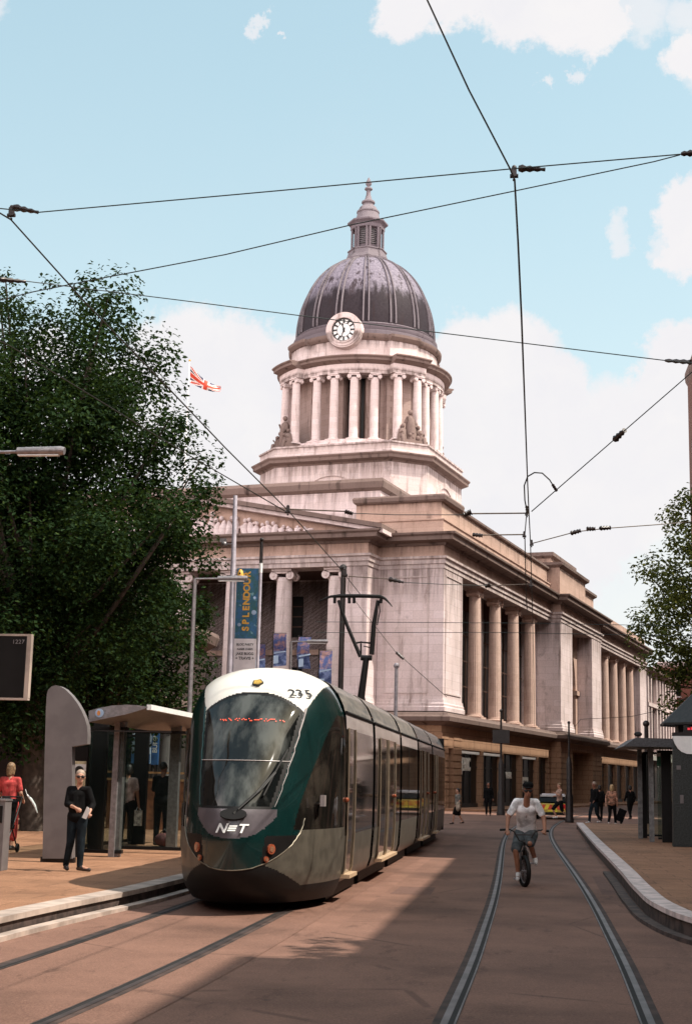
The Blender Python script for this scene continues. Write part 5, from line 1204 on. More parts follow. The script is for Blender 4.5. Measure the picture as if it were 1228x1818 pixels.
for (xa, xb, ya, yb) in ((-.05, 1.1, 2.5, 2.55), (.15, 1.3, .2, .25), (1.15, 1.2, .3, 4.2)):
    b = MB(); b.box(xa, xb, ya, yb, .1, 2.3); b.build('glass_panel', MT['sglass'], RS)
    b = MB(); b.box(xa, xb, ya-.02, yb+.02, 2.3, 2.36); b.box(xa, xb, ya-.02, yb+.02, .05, .1); b.build('glass_rail', MT['tblack'], RS)
for px, w_, Y in ((1182, .25, 38.6), (1141, .18, 41.5)):
    q = RP(px, 1400, Y); b = MB(); b.box(q.x-w_/2, q.x+w_/2, q.y-.05, q.y+.05, 0, z2-.1); b.build('dark_column', MT['tblack'], RS)
q = at(1171, 1345, 38.9); t = thing('stop_sign_panel', 'small green and white sign hanging inside the right shelter', 'sign', (q.x, 38.9, q.z)); b = MB(); b.box(-.09, .09, -.02, .02, -.22, .1); b.build('panel', plain('sign green', (.04, .22, .13), .5, 0, .4, 9), t); b = MB(); b.box(-.09, .09, -.03, -.02, .03, .12); b.build('header', MT['twt'], t); b = MB(); b.tube([(0, 0, .1), (0, 0, .3)], .01, 5); b.build('hanger', MT['iron'], t)
q = RP(1135, 1307, 40.5); b = MB(); b.sphere((q.x-.05, q.y, z1+.2), .07, 6, 5, (1.6, 1, 1)); b.tube([(q.x-.05, q.y, z1+.05), (q.x-.05, q.y, z1+.2)], .02, 5); b.build('roof_fitting', MT['iron'], RS)
# totem at the right edge: dark, with white curved head
Yt = 36.0; o = gz(1210, 1500, ZR); o = Vector((at(1212, 1400, Yt).x, Yt, ZR)); t = thing('stop_totem', 'dark totem with white half round head at the right edge', 'totem', o)
W3 = lambda x, y, Y=Yt: (at(x, y, Y).x-o.x, at(x, y, Y).z-o.z)
pts = [W3(1194, 1308), W3(1194, 1497), W3(1262, 1497), W3(1262, 1308)]; pts[1] = (pts[1][0], 0); pts[2] = (pts[2][0], 0)
b = MB(); b.slab(pts, (0, 0, 0), (1, 0, 0), (0, 0, 1), (0, 1, 0), .0, .25); b.build('body', plain('dark green grey panel', (.03, .035, .034), .5, .1, .5, 30), t)
hp = [W3(1192, 1307)]+[W3(x, y) for x, y in ((1194, 1314), (1197, 1321), (1202, 1329), (1209, 1335), (1218, 1338.5), (1228, 1339), (1240, 1336), (1250, 1329), (1257, 1318), (1259, 1307))]
b = MB(); b.slab(hp, (0, 0, 0), (1, 0, 0), (0, 0, 1), (0, 1, 0), -.06, -.005); b.build('white_head', MT['white'], t)
b = MB(); b.slab([W3(1193, 1300.5), W3(1193, 1307), W3(1262, 1307), W3(1262, 1300)], (0, 0, 0), (1, 0, 0), (0, 0, 1), (0, 1, 0), -.05, .2); b.build('collar', MT['iron'], t)
a = W3(1212, 1404); b = MB(); b.box(a[0]-.08, a[0]-.0, -.03, .0, a[1]-.3, a[1]-.1); b.box(a[0]-.15, a[0]-.05, -.03, 0, a[1]+.5, a[1]+.6); b.build('notice', MT['silverp'], t)
# kiosk roof with red lettering behind it
Yk = 40.5; o = Vector((at(1228, 1300, Yk).x, Yk, ZR)); K = lambda x, y: (at(x, y, Yk).x-o.x, at(x, y, Yk).z-o.z)
t = thing('kiosk', 'dark kiosk with pitched roof and dim red lettering at the right edge', 'kiosk', o)
zr = K(1228, 1286)[1]; za = K(1228, 1240)[1]; hw = K(1228, 1286)[0]-K(1173, 1284)[0]
b = MB(); cx_ = .75; R_ = cx_-K(1173, 1284)[0]
b.lathe([(R_, zr), (R_, zr+.06), (.05, za+.75)], 8, cx_, 1.2, a0=pi/8, a1=2*pi+pi/8); b.build('roof', plain('dark roof lead', (.02, .017, .015), .6, 0, .4, 10), t)
b = MB(); b.lathe([(R_*.72, 0), (R_*.72, zr)], 8, cx_, 1.2, a0=pi/8, a1=2*pi+pi/8); b.build('body', MT['iron'], t)
zt_ = K(1210, 1299)[1]
MT['rled'] = plain('dim red letters', (.6, .03, .04), .5, 0, .1); mm = MT['rled'].node_tree.nodes['Principled BSDF']; mm.inputs['Emission Color'].default_value = (1, .05, .08, 1); mm.inputs['Emission Strength'].default_value = .25
yf = 1.2-R_*.72*cos(pi/8)
b = MB(); b.box(cx_-R_*.62, cx_+R_*.5, yf-.06, yf-.01, zr-.22, zr-.02); fb_ = b.build('fascia', MT['iron'], t)
b = MB()
for i in range(9): b.box(cx_-R_*.55+i*.085, cx_-R_*.55+i*.085+(.05 if i % 3 else .065), yf-.075, yf-.062, zr-.15, zr-.09+(.02 if i % 2 else 0))
b.build('lettering', MT['rled'], fb_)
# ================================================================== overhead wires
MT['wire'] = plain('dark copper wire', (.03, .028, .024), .55, .3, .2); MT['wireg'] = plain('green grey span wire', (.03, .045, .045), .6, .1, .2); MT['rodm'] = plain('fibreglass rod', (.12, .09, .07), .5, 0, .3); MT['insul'] = plain('brown insulator', (.022, .012, .010), .35, 0, .3)
def wz(pts, z): return [gz(x, y, z) for x, y in pts]
def wy(pts): return [at(*p) for p in pts]
def wire(name, label, P, wpx, mat_='wire', group=None, cat='wire', cuts=()):
    o = P[0].copy(); t = thing(name, label, cat, o, group=group); b = MB()
    b.tube([p-o for p in P], [max(.003, min(.0085 if name == 'contact_wire' else .0115, wpx*p.y/FPX/2)) for p in P], 6); b.build('cable', MT[mat_], t, 60); return t, o
def insul(t, o, a, c, r0, r1, name='insulator'):
    b = MB(); a, c = a-o, c-o; n = 7
    b.tube([a.lerp(c, i/n) for i in range(n+1)], [(r0+(r1-r0)*i/n)*(1.25 if i % 2 else .8) for i in range(n+1)], 8); b.build(name, MT['insul'], t, 60)
def clampn(t, o, p, s):
    b = MB(); q = p-o; b.obox(q+Vector((0, 0, s*.2)), (1, 0, 0), (0, 1, 0), (0, 0, 1), s*.55, s*.55, s*1.0); b.tube([q+Vector((-s*.9, 0, -s*.6)), q+Vector((s*.9, 0, -s*.6))], s*.5, 8); b.sphere(q+Vector((0, 0, s*1.4)), s*.55, 8, 6); b.sphere(q+Vector((0, 0, -s*1.5)), s*.35, 8, 6); b.build('clamp', MT['insul'], t)
t, o = wire('contact_wire', 'thick wire coming down from the top edge and running along above the right track', wz([(700, -130), (758, 0), (832, 160), (905, 300)], 5.7)+wz([(913, 320), (919, 430), (925, 560), (931, 720), (936, 860), (938, 905), (941, 965), (943, 1037), (945, 1100), (947, 1200), (948, 1290)], 5.7), 3.6)
clampn(t, o, at(912, 308, 9.5), .032)
t, o = wire('contact_wire', 'thick wire entering at the left edge and running down to the pantograph of the tram', wz([(-60, 330), (0, 378), (20, 390), (150, 535), (300, 690), (400, 795), (510, 905), (600, 1005), (640, 1056)], 5.7), 3.2)
clampn(t, o, at(21, 378, 9.7), .032); clampn(t, o, gz(511, 906, 5.72), .045)
wire('contact_wire', 'thin wire through the left tree joining the left contact wire', wz([(-40, 585), (20, 615), (330, 805), (507, 908)], 5.72), 2.0)
t, o = wire('span_wire', 'upper cross wire passing just over the tip of the dome finial', wy([(-60, 371, 9.6), (0, 370, 9.6), (68, 377, 9.6), (500, 338, 9.5), (905, 300, 9.4), (1205, 274, 9.3), (1290, 267, 9.3)]), 2.4, 'wireg')
insul(t, o, at(25, 368, 9.62), at(68, 377, 9.6), .026, .011); insul(t, o, at(920, 299, 9.42), at(967, 301, 9.4), .026, .012); insul(t, o, at(1208, 273, 9.3), at(1245, 271, 9.3), .014, .03)
t, o = wire('span_wire', 'middle cross wire falling to the left in front of the lantern', wy([(1206, 275, 9.35), (1160, 287, 9.4), (918, 338, 10), (620, 400, 11), (400, 452, 12), (170, 496, 13), (60, 518, 13.5), (-60, 548, 14)]), 2.2, 'wireg')
t, o = wire('span_wire', 'lower cross wire running behind the dome level with the clock', wy([(-60, 494, 16), (45, 499, 16.5), (110, 507, 17), (530, 560, 170), (790, 592, 176), (1000, 617, 150), (1180, 640, 18), (1290, 649, 17)])[0:3]+wy([(320, 533, 17.5), (530, 560, 18), (790, 592, 18.5), (1000, 618, 18.3), (1180, 640, 18), (1290, 649, 17)]), 1.9, 'wireg')
insul(t, o, at(0, 496, 16.2), at(45, 500, 16.5), .035, .02); insul(t, o, at(1180, 640, 18), at(1225, 643, 17.8), .02, .03)
t, o = wire('span_wire', 'slanting wire climbing to the right edge from the loop above the side facade', wy([(943, 908, 21), (1098, 773, 19.5), (1228, 660, 18), (1270, 622, 17.5)]), 1.9, 'wireg'); insul(t, o, at(1090, 781, 19.6), at(1108, 764, 19.4), .045, .03)
t, o = wire('jumper_cable', 'drooping looped cable between the right contact wire and the slanting wire', wy([(936, 915, 20.8), (931, 888, 20.7), (930, 862, 20.6), (936, 846, 20.5), (948, 839, 20.4), (962, 840, 20.3), (975, 852, 20.4), (986, 870, 20.5)]), 2.6)
insul(t, o, at(934, 898, 20.8), at(936, 914, 20.8), .02, .02); insul(t, o, at(980, 860, 20.4), at(987, 871, 20.5), .02, .02)
t, o = wire('steady_arm', 'horizontal rod reaching right from the joint of the left contact wire, before the roof attic', wy([(513, 904, 21.6), (618, 908, 21.6)]), 3, 'rodm', cat='rod'); insul(t, o, at(612, 908, 21.6), at(626, 912, 21.6), .035, .025)
wire('span_wire', 'faint wire linking the two upper rods across the corner attic', wy([(622, 911, 21.6), (700, 914, 21.6), (825, 914, 21.4)]), 1.5, 'wireg')
t, o = wire('steady_arm', 'upper rod fixed to the right contact wire, beside the corner parapet', wy([(828, 912, 21.2), (935, 911, 21.2)]), 3, 'rodm', cat='rod'); insul(t, o, at(822, 915, 21.2), at(836, 909, 21.2), .03, .045); clampn(t, o, at(935, 911, 21.2), .035)
t, o = wire('steady_arm', 'second rod fixed below the upper one on the right contact wire', wy([(845, 950, 23.2), (930, 949, 23.2)]), 2.8, 'rodm', cat='rod'); insul(t, o, at(838, 949, 23.2), at(856, 951, 23.2), .03, .03); clampn(t, o, at(930, 950, 23.2), .035)
t, o = wire('steady_arm', 'slanting rod and wire stretching right from the right contact wire against the white sky', wy([(943, 965, 23.6), (1022, 944, 23.6), (1075, 938, 23.8), (1185, 930, 24.5), (1290, 921, 25)]), 1.9, 'rodm', cat='rod'); insul(t, o, at(1012, 947, 23.6), at(1030, 942, 23.6), .035, .03); insul(t, o, at(1040, 939, 23.7), at(1056, 939, 23.7), .035, .03); insul(t, o, at(1064, 938, 23.7), at(1082, 937, 23.8), .035, .03); clampn(t, o, at(943, 965, 23.6), .035)
t, o = wire('steady_arm', 'pale rod in front of the side architrave below the right contact wire', wy([(866, 1040, 29), (942, 1037, 29)]), 3.2, 'rodm', cat='rod'); insul(t, o, at(860, 1041, 29), at(870, 1038, 29), .04, .04); clampn(t, o, at(942, 1038, 29), .045)
t, o = wire('steady_arm', 'pale rod by the black mast above the pantograph', wy([(618, 1023, 27.8), (692, 1028, 27.8)]), 3, 'rodm', cat='rod'); insul(t, o, at(690, 1028, 27.8), at(716, 1034, 27.8), .05, .02); clampn(t, o, at(612, 1018, 27.8), .06)
wire('span_wire', 'faint wire running right from the pale rod across the corner pilaster', wy([(716, 1034, 27.8), (780, 1037, 28), (866, 1040, 29)]), 1.2, 'wireg')
t, o = wire('stay_wire', 'diagonal stay wire falling to the right behind the pantograph', wy([(620, 1022, 50), (617, 1048, 50), (640, 1080, 50), (700, 1155, 50), (792, 1237, 50)]), 1.7); insul(t, o, at(703, 1158, 50), at(716, 1170, 50), .05, .05)
wire('dropper_wire', 'thin vertical wire hanging left of the right contact wire', wy([(934, 913, 21.2), (931, 950, 23.2), (933, 1045, 29), (935, 1085, 33)]), 1.8)
wire('span_wire', 'upper of two faint level wires crossing the pilasters', wy([(560, 1104, 34), (900, 1106, 34), (1260, 1112, 34)]), 1.1, 'wireg')
wire('span_wire', 'lower of two faint level wires crossing the pilasters', wy([(560, 1123, 36), (900, 1123, 36), (1260, 1130, 36)]), 1.1, 'wireg')
wire('span_wire', 'dark wire rising to the right edge across the far columns', wy([(1020, 1290, 60), (1030, 1277, 60), (1090, 1274, 60), (1120, 1272, 60), (1170, 1261, 55), (1260, 1236, 50)]), 2.6, 'wire')

# ================================================================== people
V = Vector
def blob(parts, voxel, name, mat_, parent, smooth_it=2):
    b = MB()
    for p in parts:
        if len(p) == 2: b.sphere(p[0], 1, 14, 10, p[1])
        else:
            a, ra, c, rc = V(p[0]), p[1], V(p[2]), p[3]
            b.tube([a, a.lerp(c, .5), c], [ra, (ra+rc)/2, rc], 12); b.sphere(a, ra, 12, 8); b.sphere(c, rc, 12, 8)
    me = bpy.data.meshes.new('tmp'); me.from_pydata(b.v, [], b.f); t = bpy.data.objects.new('tmp', me); COL.objects.link(t)
    bm = bmesh.new(); bm.from_mesh(me); bmesh.ops.recalc_face_normals(bm, faces=bm.faces); bm.to_mesh(me); bm.free()
    m = t.modifiers.new('r', 'REMESH'); m.mode = 'VOXEL'; m.voxel_size = voxel
    if smooth_it: s = t.modifiers.new('s', 'SMOOTH'); s.factor = .5; s.iterations = smooth_it
    dg = bpy.context.evaluated_depsgraph_get(); r = bpy.data.meshes.new_from_object(t.evaluated_get(dg))
    bpy.data.objects.remove(t); bpy.data.meshes.remove(me)
    r.name = name; r.materials.clear(); r.materials.append(mat_); r.polygons.foreach_set('use_smooth', [True]*len(r.polygons))
    o = bpy.data.objects.new(name, r); COL.objects.link(o); o.parent = parent; return o
def person(label, loc, rz, H, J, skin, top, bottom, shoe, hair, sleeve='short', leg='long', hairlen=0, detail=False, group=None, glasses=False, cap=None, vox=None, name='person', wide=1.):
    k = H/1.75; t = thing(name, label, 'person', loc, rz, group)
    D = dict(pel=(0, 0, .95), waist=(0, 0, 1.1), chest=(0, 0, 1.32), neck=(0, 0, 1.47), head=(0, -.02, 1.63), face=(0, -1, 0),
             sL=(-.165, 0, 1.41), sR=(.165, 0, 1.41), eL=(-.23, .02, 1.14), eR=(.23, .02, 1.14), wL=(-.24, -.06, .89), wR=(.24, -.06, .89),
             hL=(-.09, 0, .92), hR=(.09, 0, .92), kL=(-.1, -.02, .5), kR=(.1, -.02, .5), aL=(-.1, .02, .09), aR=(.1, .02, .09), toeL=None, toeR=None, fL=None, fR=None)
    D.update(J); P = {a: (V(c)*k if c is not None else None) for a, c in D.items()}; P['face'] = V(D['face']).normalized()
    for s in 'LR':
        if P['toe'+s] is None: P['toe'+s] = P['a'+s]+P['face']*.17*k+V((0, 0, -.045*k))
        if P['f'+s] is None: P['f'+s] = (P['w'+s]-P['e'+s]).normalized()
        else: P['f'+s] = V(D['f'+s]).normalized()
    vox = vox or (.011 if detail else .018)
    F = P['face']; Rt = F.cross(V((0, 0, 1))).normalized(); h = P['head']; body = []
    q = lambda n: P[n]
    body += [(h+V((0, 0, .02*k)), (.078*k, .092*k, .105*k)), (h+F*.03*k+V((0, 0, -.055*k)), .052*k, h+F*.045*k+V((0, 0, -.075*k)), .038*k), (h+F*.092*k+V((0, 0, -.0*k)), .012*k, h+F*.105*k+V((0, 0, -.025*k)), .013*k),
             (q('neck'), .055*k, h+V((0, 0, -.05*k)), .05*k)]
    for s in (-1, 1): body.append((h+Rt*s*.08*k+V((0, 0, -.005*k)), (.014*k, .02*k, .03*k)))
    body += [(q('chest')+Rt*.07*k, .10*k, q('chest')-Rt*.07*k, .10*k), (q('waist')+Rt*.04*k, .095*k, q('waist')-Rt*.04*k, .095*k), (q('pel')+Rt*.06*k, .10*k, q('pel')-Rt*.06*k, .10*k), (q('chest'), .1*k, q('waist'), .1*k), (q('waist'), .1*k, q('pel'), .1*k), (q('sL')+V((0, 0, -.01*k)), .045*k, q('sR')+V((0, 0, -.01*k)), .045*k), (q('neck'), .055*k, q('chest'), .09*k)]
    for s in 'LR':
        body += [(q('s'+s)+V((0, 0, -.01*k)), .046*k, q('e'+s), .04*k), (q('e'+s), .04*k, q('w'+s), .027*k), (q('h'+s), .085*k, q('k'+s), .056*k), (q('k'+s), .054*k, q('a'+s), .036*k), (q('a'+s), .036*k, q('toe'+s), .03*k)]
        f = P['f'+s]; w_ = q('w'+s); sd = f.cross(F); sd = sd.normalized() if sd.length > .2 else f.cross(V((0, 0, 1))).normalized(); pm = w_+f*.075*k; nn = f.cross(sd)
        body += [(w_+f*.02*k, .026*k, pm, .028*k), (pm+sd*.018*k, .017*k, w_+f*.05*k-sd*.018*k, .017*k)]
        if detail:
            for i, L_ in enumerate((.062, .072, .068, .052)):
                r0 = pm+sd*(.03-.02*i)*k; r1 = r0+f*L_*.5*k; r2 = r1+(f*.6+nn*.8*(1 if s == 'L' else -1)).normalized()*L_*.5*k; body += [(r0, .0105*k, r1, .010*k), (r1, .010*k, r2, .0085*k)]
            body += [(w_+f*.03*k+sd*.025*k, .012*k, w_+f*.07*k+sd*.055*k+nn*.02*k, .010*k)]
        else: body += [(pm, .024*k, pm+f*.07*k, .014*k)]
    blob(body, vox, 'body', skin, t)
    g_ = .013*k; T = [(q('chest')+Rt*.075*k, .108*k, q('chest')-Rt*.075*k, .108*k), (q('sL')+V((0, 0, .002*k)), .066*k, q('sR')+V((0, 0, .002*k)), .066*k), (q('waist')+Rt*.05*k, .112*k*wide, q('waist')-Rt*.05*k, .112*k*wide), (q('pel')+Rt*.06*k+V((0, 0, .02*k)), .118*k*wide, q('pel')-Rt*.06*k+V((0, 0, .02*k)), .118*k*wide), (q('chest')+Rt*.06*k, .11*k, q('waist')+Rt*.05*k, .112*k*wide), (q('chest')-Rt*.06*k, .11*k, q('waist')-Rt*.05*k, .112*k*wide), (q('waist')+Rt*.05*k, .11*k, q('pel')+Rt*.06*k, .115*k), (q('waist')-Rt*.05*k, .11*k, q('pel')-Rt*.06*k, .115*k)]
    for s in 'LR':
        e = q('s'+s).lerp(q('e'+s), .72) if sleeve == 'short' else q('e'+s)
        if sleeve != 'none':
            T.append((q('s'+s), .066*k, e, .060*k))
            if sleeve == 'long': T.append((q('e'+s), .056*k, q('w'+s).lerp(q('e'+s), .08), .042*k))
            if sleeve == 'mid': T.append((q('e'+s), .058*k, q('w'+s).lerp(q('e'+s), .6), .05*k))
    if leg == 'dress':
        for s in 'LR': T.append((q('h'+s), .12*k, q('k'+s)+V((0, 0, -.22*k)), .10*k))
        T.append((q('pel'), .15*k, (q('kL')+q('kR'))/2+V((0, 0, -.22*k)), .13*k))
    blob(T, vox, 'dress' if leg == 'dress' else 'shirt', top, t)
    if leg != 'dress':
        Bt = [(q('pel')+Rt*.06*k, .112*k, q('pel')-Rt*.06*k, .112*k)]
        for s in 'LR':
            if leg == 'long': Bt += [(q('h'+s), .10*k, q('k'+s), .072*k), (q('k'+s), .072*k, q('a'+s)+V((0, 0, .02*k)), .055*k)]
            else: Bt += [(q('h'+s), .108*k, q('h'+s).lerp(q('k'+s), .92), .088*k)]
        if leg == 'skirt': Bt.append((q('pel'), .14*k, (q('kL')+q('kR'))/2+V((0, 0, .1*k)), .15*k))
        blob(Bt, vox, 'skirt' if leg == 'skirt' else ('trousers' if leg == 'long' else 'shorts'), bottom, t)
    for s in 'LR':
        a, c = q('a'+s), q('toe'+s); d = (c-a); d.z = 0; d = d.normalized() if d.length > .02 else F
        blob([(a-d*.03*k+V((0, 0, -.035*k)), .038*k, c+V((0, 0, .0)), .034*k), (a+V((0, 0, .0)), .043*k, a+d*.08*k+V((0, 0, -.03*k)), .04*k)], vox, 'shoe', shoe, t)
    hr = [(h-F*.018*k+V((0, 0, .045*k)), (.088*k, .10*k, .098*k))]
    if hairlen: hr += [(h-F*.05*k, .075*k, h-F*.06*k+V((0, 0, -hairlen*k)), .06*k), (h-F*.01*k+Rt*.07*k, .035*k, h-F*.02*k+Rt*.065*k+V((0, 0, -hairlen*k)), .03*k), (h-F*.01*k-Rt*.07*k, .035*k, h-F*.02*k-Rt*.065*k+V((0, 0, -hairlen*k)), .03*k)]
    if cap is None: blob(hr, vox, 'hair', hair, t)
    else:
        blob([(h-F*.018*k+V((0, 0, .035*k)), (.086*k, .098*k, .09*k))], vox, 'hair', hair, t)
        blob([(h-F*.01*k+V((0, 0, .075*k)), (.093*k, .105*k, .065*k)), (h+F*.08*k+V((0, 0, .055*k)), (.07*k, .07*k, .012*k))], vox, 'cap', cap, t, 1)
    b = MB()
    for s in (-1, 1): b.sphere(h+F*.082*k+Rt*s*.032*k+V((0, 0, .012*k)), .012*k, 8, 6, (1.3, .8, .8))
    b.build('eyes', MT['black'], t)
    b = MB(); b.tube([h+F*.088*k-Rt*.02*k+V((0, 0, -.055*k)), h+F*.092*k+V((0, 0, -.056*k)), h+F*.088*k+Rt*.02*k+V((0, 0, -.055*k))], .006*k, 6); b.build('mouth', MT['lip'], t)
    if glasses:
        b = MB()
        for s in (-1, 1): b.sphere(h+F*.09*k+Rt*s*.036*k+V((0, 0, .012*k)), .030*k, 10, 8, (1.05, .45, .85))
        b.tube([h+F*.1*k-Rt*.02*k+V((0, 0, .018*k)), h+F*.1*k+Rt*.02*k+V((0, 0, .018*k))], .006*k, 5)
        for s in (-1, 1): b.tube([h+F*.085*k+Rt*s*.068*k+V((0, 0, .02*k)), h+Rt*s*.085*k+V((0, 0, .015*k))], .006*k, 5)
        b.build('sunglasses', MT['black'], t)
    return t, k
cloth = lambda n, c, ro=.9: plain(n, c, ro, 0, .45, 7, spec=.15, bump=1.)
MT['lip'] = plain('lips', (.22, .07, .05), .5, 0, .1); SK = plain('tanned skin', (.30, .13, .075), .55, 0, .12, 12); SKL = plain('fair skin', (.48, .25, .17), .55, 0, .12, 12); SKD = plain('shaded skin', (.22, .09, .055), .55, 0, .15, 12)
WT_ = cloth('white cotton', (.80, .76, .76)); BK = cloth('black cloth', (.005, .0045, .005)); DN = cloth('dark denim', (.010, .015, .02)); GYS = cloth('grey cargo cloth', (.085, .095, .10)); RD = cloth('coral red cloth', (.50, .07, .065)); TN = cloth('tan cloth', (.42, .27, .21)); PKT = cloth('pale pink cloth', (.48, .33, .30)); GRT = cloth('grey patterned top', (.20, .19, .17)); BG = cloth('beige cloth', (.45, .36, .28))
HB = plain('dark hair', (.012, .008, .006), .6, 0, .4, 40); HL = plain('blonde hair', (.42, .28, .14), .6, 0, .35, 40); HG = plain('silver blonde hair', (.34, .25, .19), .6, 0, .3, 40); HBR = plain('brown blonde hair', (.20, .12, .06), .6, 0, .4, 40); SHW = plain('white shoe', (.66, .62, .60), .6, 0, .1); SHB = plain('dark shoe', (.03, .02, .018), .5, 0, .2)
# cyclist
cp = gz(930, 1577); CX, CY = cp.x, cp.y
person('cyclist in a white shirt and grey shorts riding a small bicycle towards the viewer', (CX+.03, CY, 0), 0, 1.75, dict(pel=(0, .82, .86), waist=(0, .74, 1.0), chest=(0, .54, 1.24), neck=(.01, .44, 1.40), head=(.03, .38, 1.55), face=(.05, -1, -.28), sL=(-.160, .50, 1.35), sR=(.160, .50, 1.35), eL=(-.30, .42, 1.10), eR=(.29, .42, 1.10), wL=(-.31, .26, .91), wR=(.30, .26, .91), fL=(.1, -.75, -.45), fR=(-.1, -.75, -.45),
    hL=(-.10, .78, .82), hR=(.09, .78, .82), kL=(-.17, .36, .58), kR=(.06, .30, .70), aL=(-.13, .46, .20), aR=(.14, .60, .44), toeL=(-.14, .32, .12), toeR=(.16, .47, .37)), SK, WT_, GYS, SHW, HB, 'short', 'short', 0, True, glasses=True, cap=BK, wide=1.0)
bt_ = thing('bicycle', 'small black bicycle with high handlebars, ridden towards the viewer', 'bicycle', (CX, CY, 0), 0)
def wheel(cx, cy, ang, R=.25, nm='wheel'):
    ca, sa = cos(ang), sin(ang); n = 32; ring = lambda R_: [(cx+sa*R_*cos(2*pi*i/n)*-1, cy+ca*R_*cos(2*pi*i/n), R+R_*sin(2*pi*i/n)) for i in range(n+1)]
    b = MB(); b.tube(ring(R-.028), .036, 10, False); w_ = b.build(nm, MT['tblack'], bt_, 60)
    b = MB(); b.tube(ring(R-.065), .011, 6, False); b.build('rim', MT['silver'], w_, 60)
    b = MB(); b.tube([(cx-ca*.05, cy-sa*.05, R), (cx+ca*.05, cy+sa*.05, R)], .022, 8)
    for i in range(18): q = ring(R-.065); p = q[int(i*32/18)]; b.tube([(cx, cy, R), p], .0025, 4)
    b.build('spokes', MT['silver'], w_)
wheel(0, .27, .34); wheel(0, 1.22, 0)
b = MB(); b.tube([(-.06, .27, .25), (-.055, .30, .55), (-.01, .34, .60), (0, .36, .72)], .014, 7); b.tube([(.06, .27, .25), (.055, .30, .55), (.01, .34, .60)], .014, 7); b.build('fork', MT['iron'], bt_, 60)
b = MB(); b.tube([(0, .38, .66), (0, .85, .62), (0, .9, .74)], .017, 8); b.tube([(0, .37, .60), (0, .55, .28), (0, .84, .60)], .018, 8)
for s in (-.05, .05): b.tube([(s*.3, .56, .28), (s, 1.22, .25), (s*.4, .85, .60)], .009, 6)
b.build('frame', MT['iron'], bt_, 60)
b = MB(); b.sphere((0, .9, .76), .07, 10, 8, (1, 1.8, .45)); b.build('saddle', MT['iron'], bt_, 60)
b = MB(); b.tube([(0, .34, .70), (0, .30, .73)], .025, 8)
for s in (-1, 1): b.tube([(0, .31, .73), (s*.08, .31, .73), (s*.17, .29, .88), (s*.24, .27, .91), (s*.38, .28, .90)], .012, 8)
b.tube([(-.15, .295, .83), (.15, .295, .83)], .010, 6); b.build('handlebar', MT['iron'], bt_, 60)
for s in (-1, 1): b = MB(); b.tube([(s*.27, .272, .908), (s*.40, .28, .90)], .019, 8); b.build('grip', MT['tblack'], bt_, 60)
b = MB(); b.tube([(-.06, .55, .28), (-.07, .48, .12)], .011, 6); b.tube([(.06, .55, .28), (.07, .62, .44)], .011, 6); b.obox((-.13, .47, .115), (1, 0, 0), (0, 1, 0), (0, 0, 1), .05, .045, .012); b.obox((.13, .63, .40-.04), (1, 0, 0), (0, 1, 0), (0, 0, 1), .05, .045, .012); b.build('pedal_crank', MT['silver'], bt_)
# woman in black, sunglasses
wp = gz(133, 1547, ZL); Hs = 1.65+(1374-1370)/FPX*wp.y-ZL
person('short haired woman in black with sunglasses walking past the left totem', (wp.x, wp.y, ZL), 0, 1.50, dict(head=(.02, -.03, 1.63), face=(.35, -1, -.02), eL=(-.17, -.1, 1.16), wL=(.05, -.30, 1.10), eR=(.27, -.02, 1.16), wR=(.27, -.24, 1.0), fL=(.8, -.4, -.35), fR=(.6, -.7, -.35), pel=(0, .02, .93), kL=(-.10, -.02, .50), aL=(-.20, .10, .09), kR=(.10, -.04, .50), aR=(.10, -.05, .09), toeL=(-.13, -.02, .04), toeR=(.30, -.12, .04)), SKL, BK, DN, SHB, HG, 'mid', 'long', 0, True, glasses=True, wide=1.15)
hp_ = Vector((wp.x+.22, wp.y-.32, ZL+.86)); t = thing('folded_paper', 'small folded white paper in the hands of the woman in black', 'paper', hp_); b = MB(); b.obox((0, 0, .02), (.4, -.1, .9), (.9, 0, -.4), (0, 1, 0), .09, .02, .004); b.build('sheet', MT['white'], t); b = MB(); b.obox((.03, -.008, .0), (.4, -.1, .9), (.9, 0, -.4), (0, 1, 0), .08, .018, .003); b.build('flap', MT['white'], t)
# woman in red with pushchair
rp = gz(24, 1511, ZL)
person('woman in a coral red dress seen from behind at the left edge', (rp.x-.14, rp.y, ZL), pi, 1.62, dict(face=(-.3, -1, 0), eL=(-.24, .02, 1.15), eR=(.25, -.05, 1.15), wL=(-.2, -.25, 1.02), wR=(.18, -.3, 1.02)), SKL, RD, BK, SHB, HBR, 'short', 'dress', .10, True)
t = thing('pushchair', 'black pushchair with small wheels beside the woman in red', 'pushchair', (rp.x+.02, rp.y-.75, ZL)); b = MB()
for s in (-.2, .2): b.tube([(s, .45, 1.0), (s, .1, .55), (s, -.28, .12)], .014, 6); b.tube([(s, -.15, .6), (s, .3, .12)], .014, 6)
b.tube([(-.2, .45, 1.0), (.2, .45, 1.0)], .016, 6); b.tube([(-.2, .05, .5), (.2, .05, .5)], .012, 6); b.build('frame', MT['iron'], t, 60)
b = MB(); b.obox((0, .05, .52), (1, 0, 0), (0, .9, -.3), (0, .3, .9), .17, .2, .04); b.obox((0, .22, .74), (1, 0, 0), (0, .4, .9), (0, -.9, .4), .17, .24, .03); b.sphere((0, .16, .86), .2, 10, 8, (.9, .9, .7)); b.build('seat', BK, t, 50)
for s in (-.21, .21):
    for y in (-.3, .32): b = MB(); n = 16; b.tube([(s, y+.065*cos(2*pi*i/n), .085+.065*sin(2*pi*i/n)) for i in range(n+1)], .02, 6, False); b.tube([(s-.02, y, .085), (s+.02, y, .085)], .045, 8); b.build('wheel', MT['tblack'], t, 60)
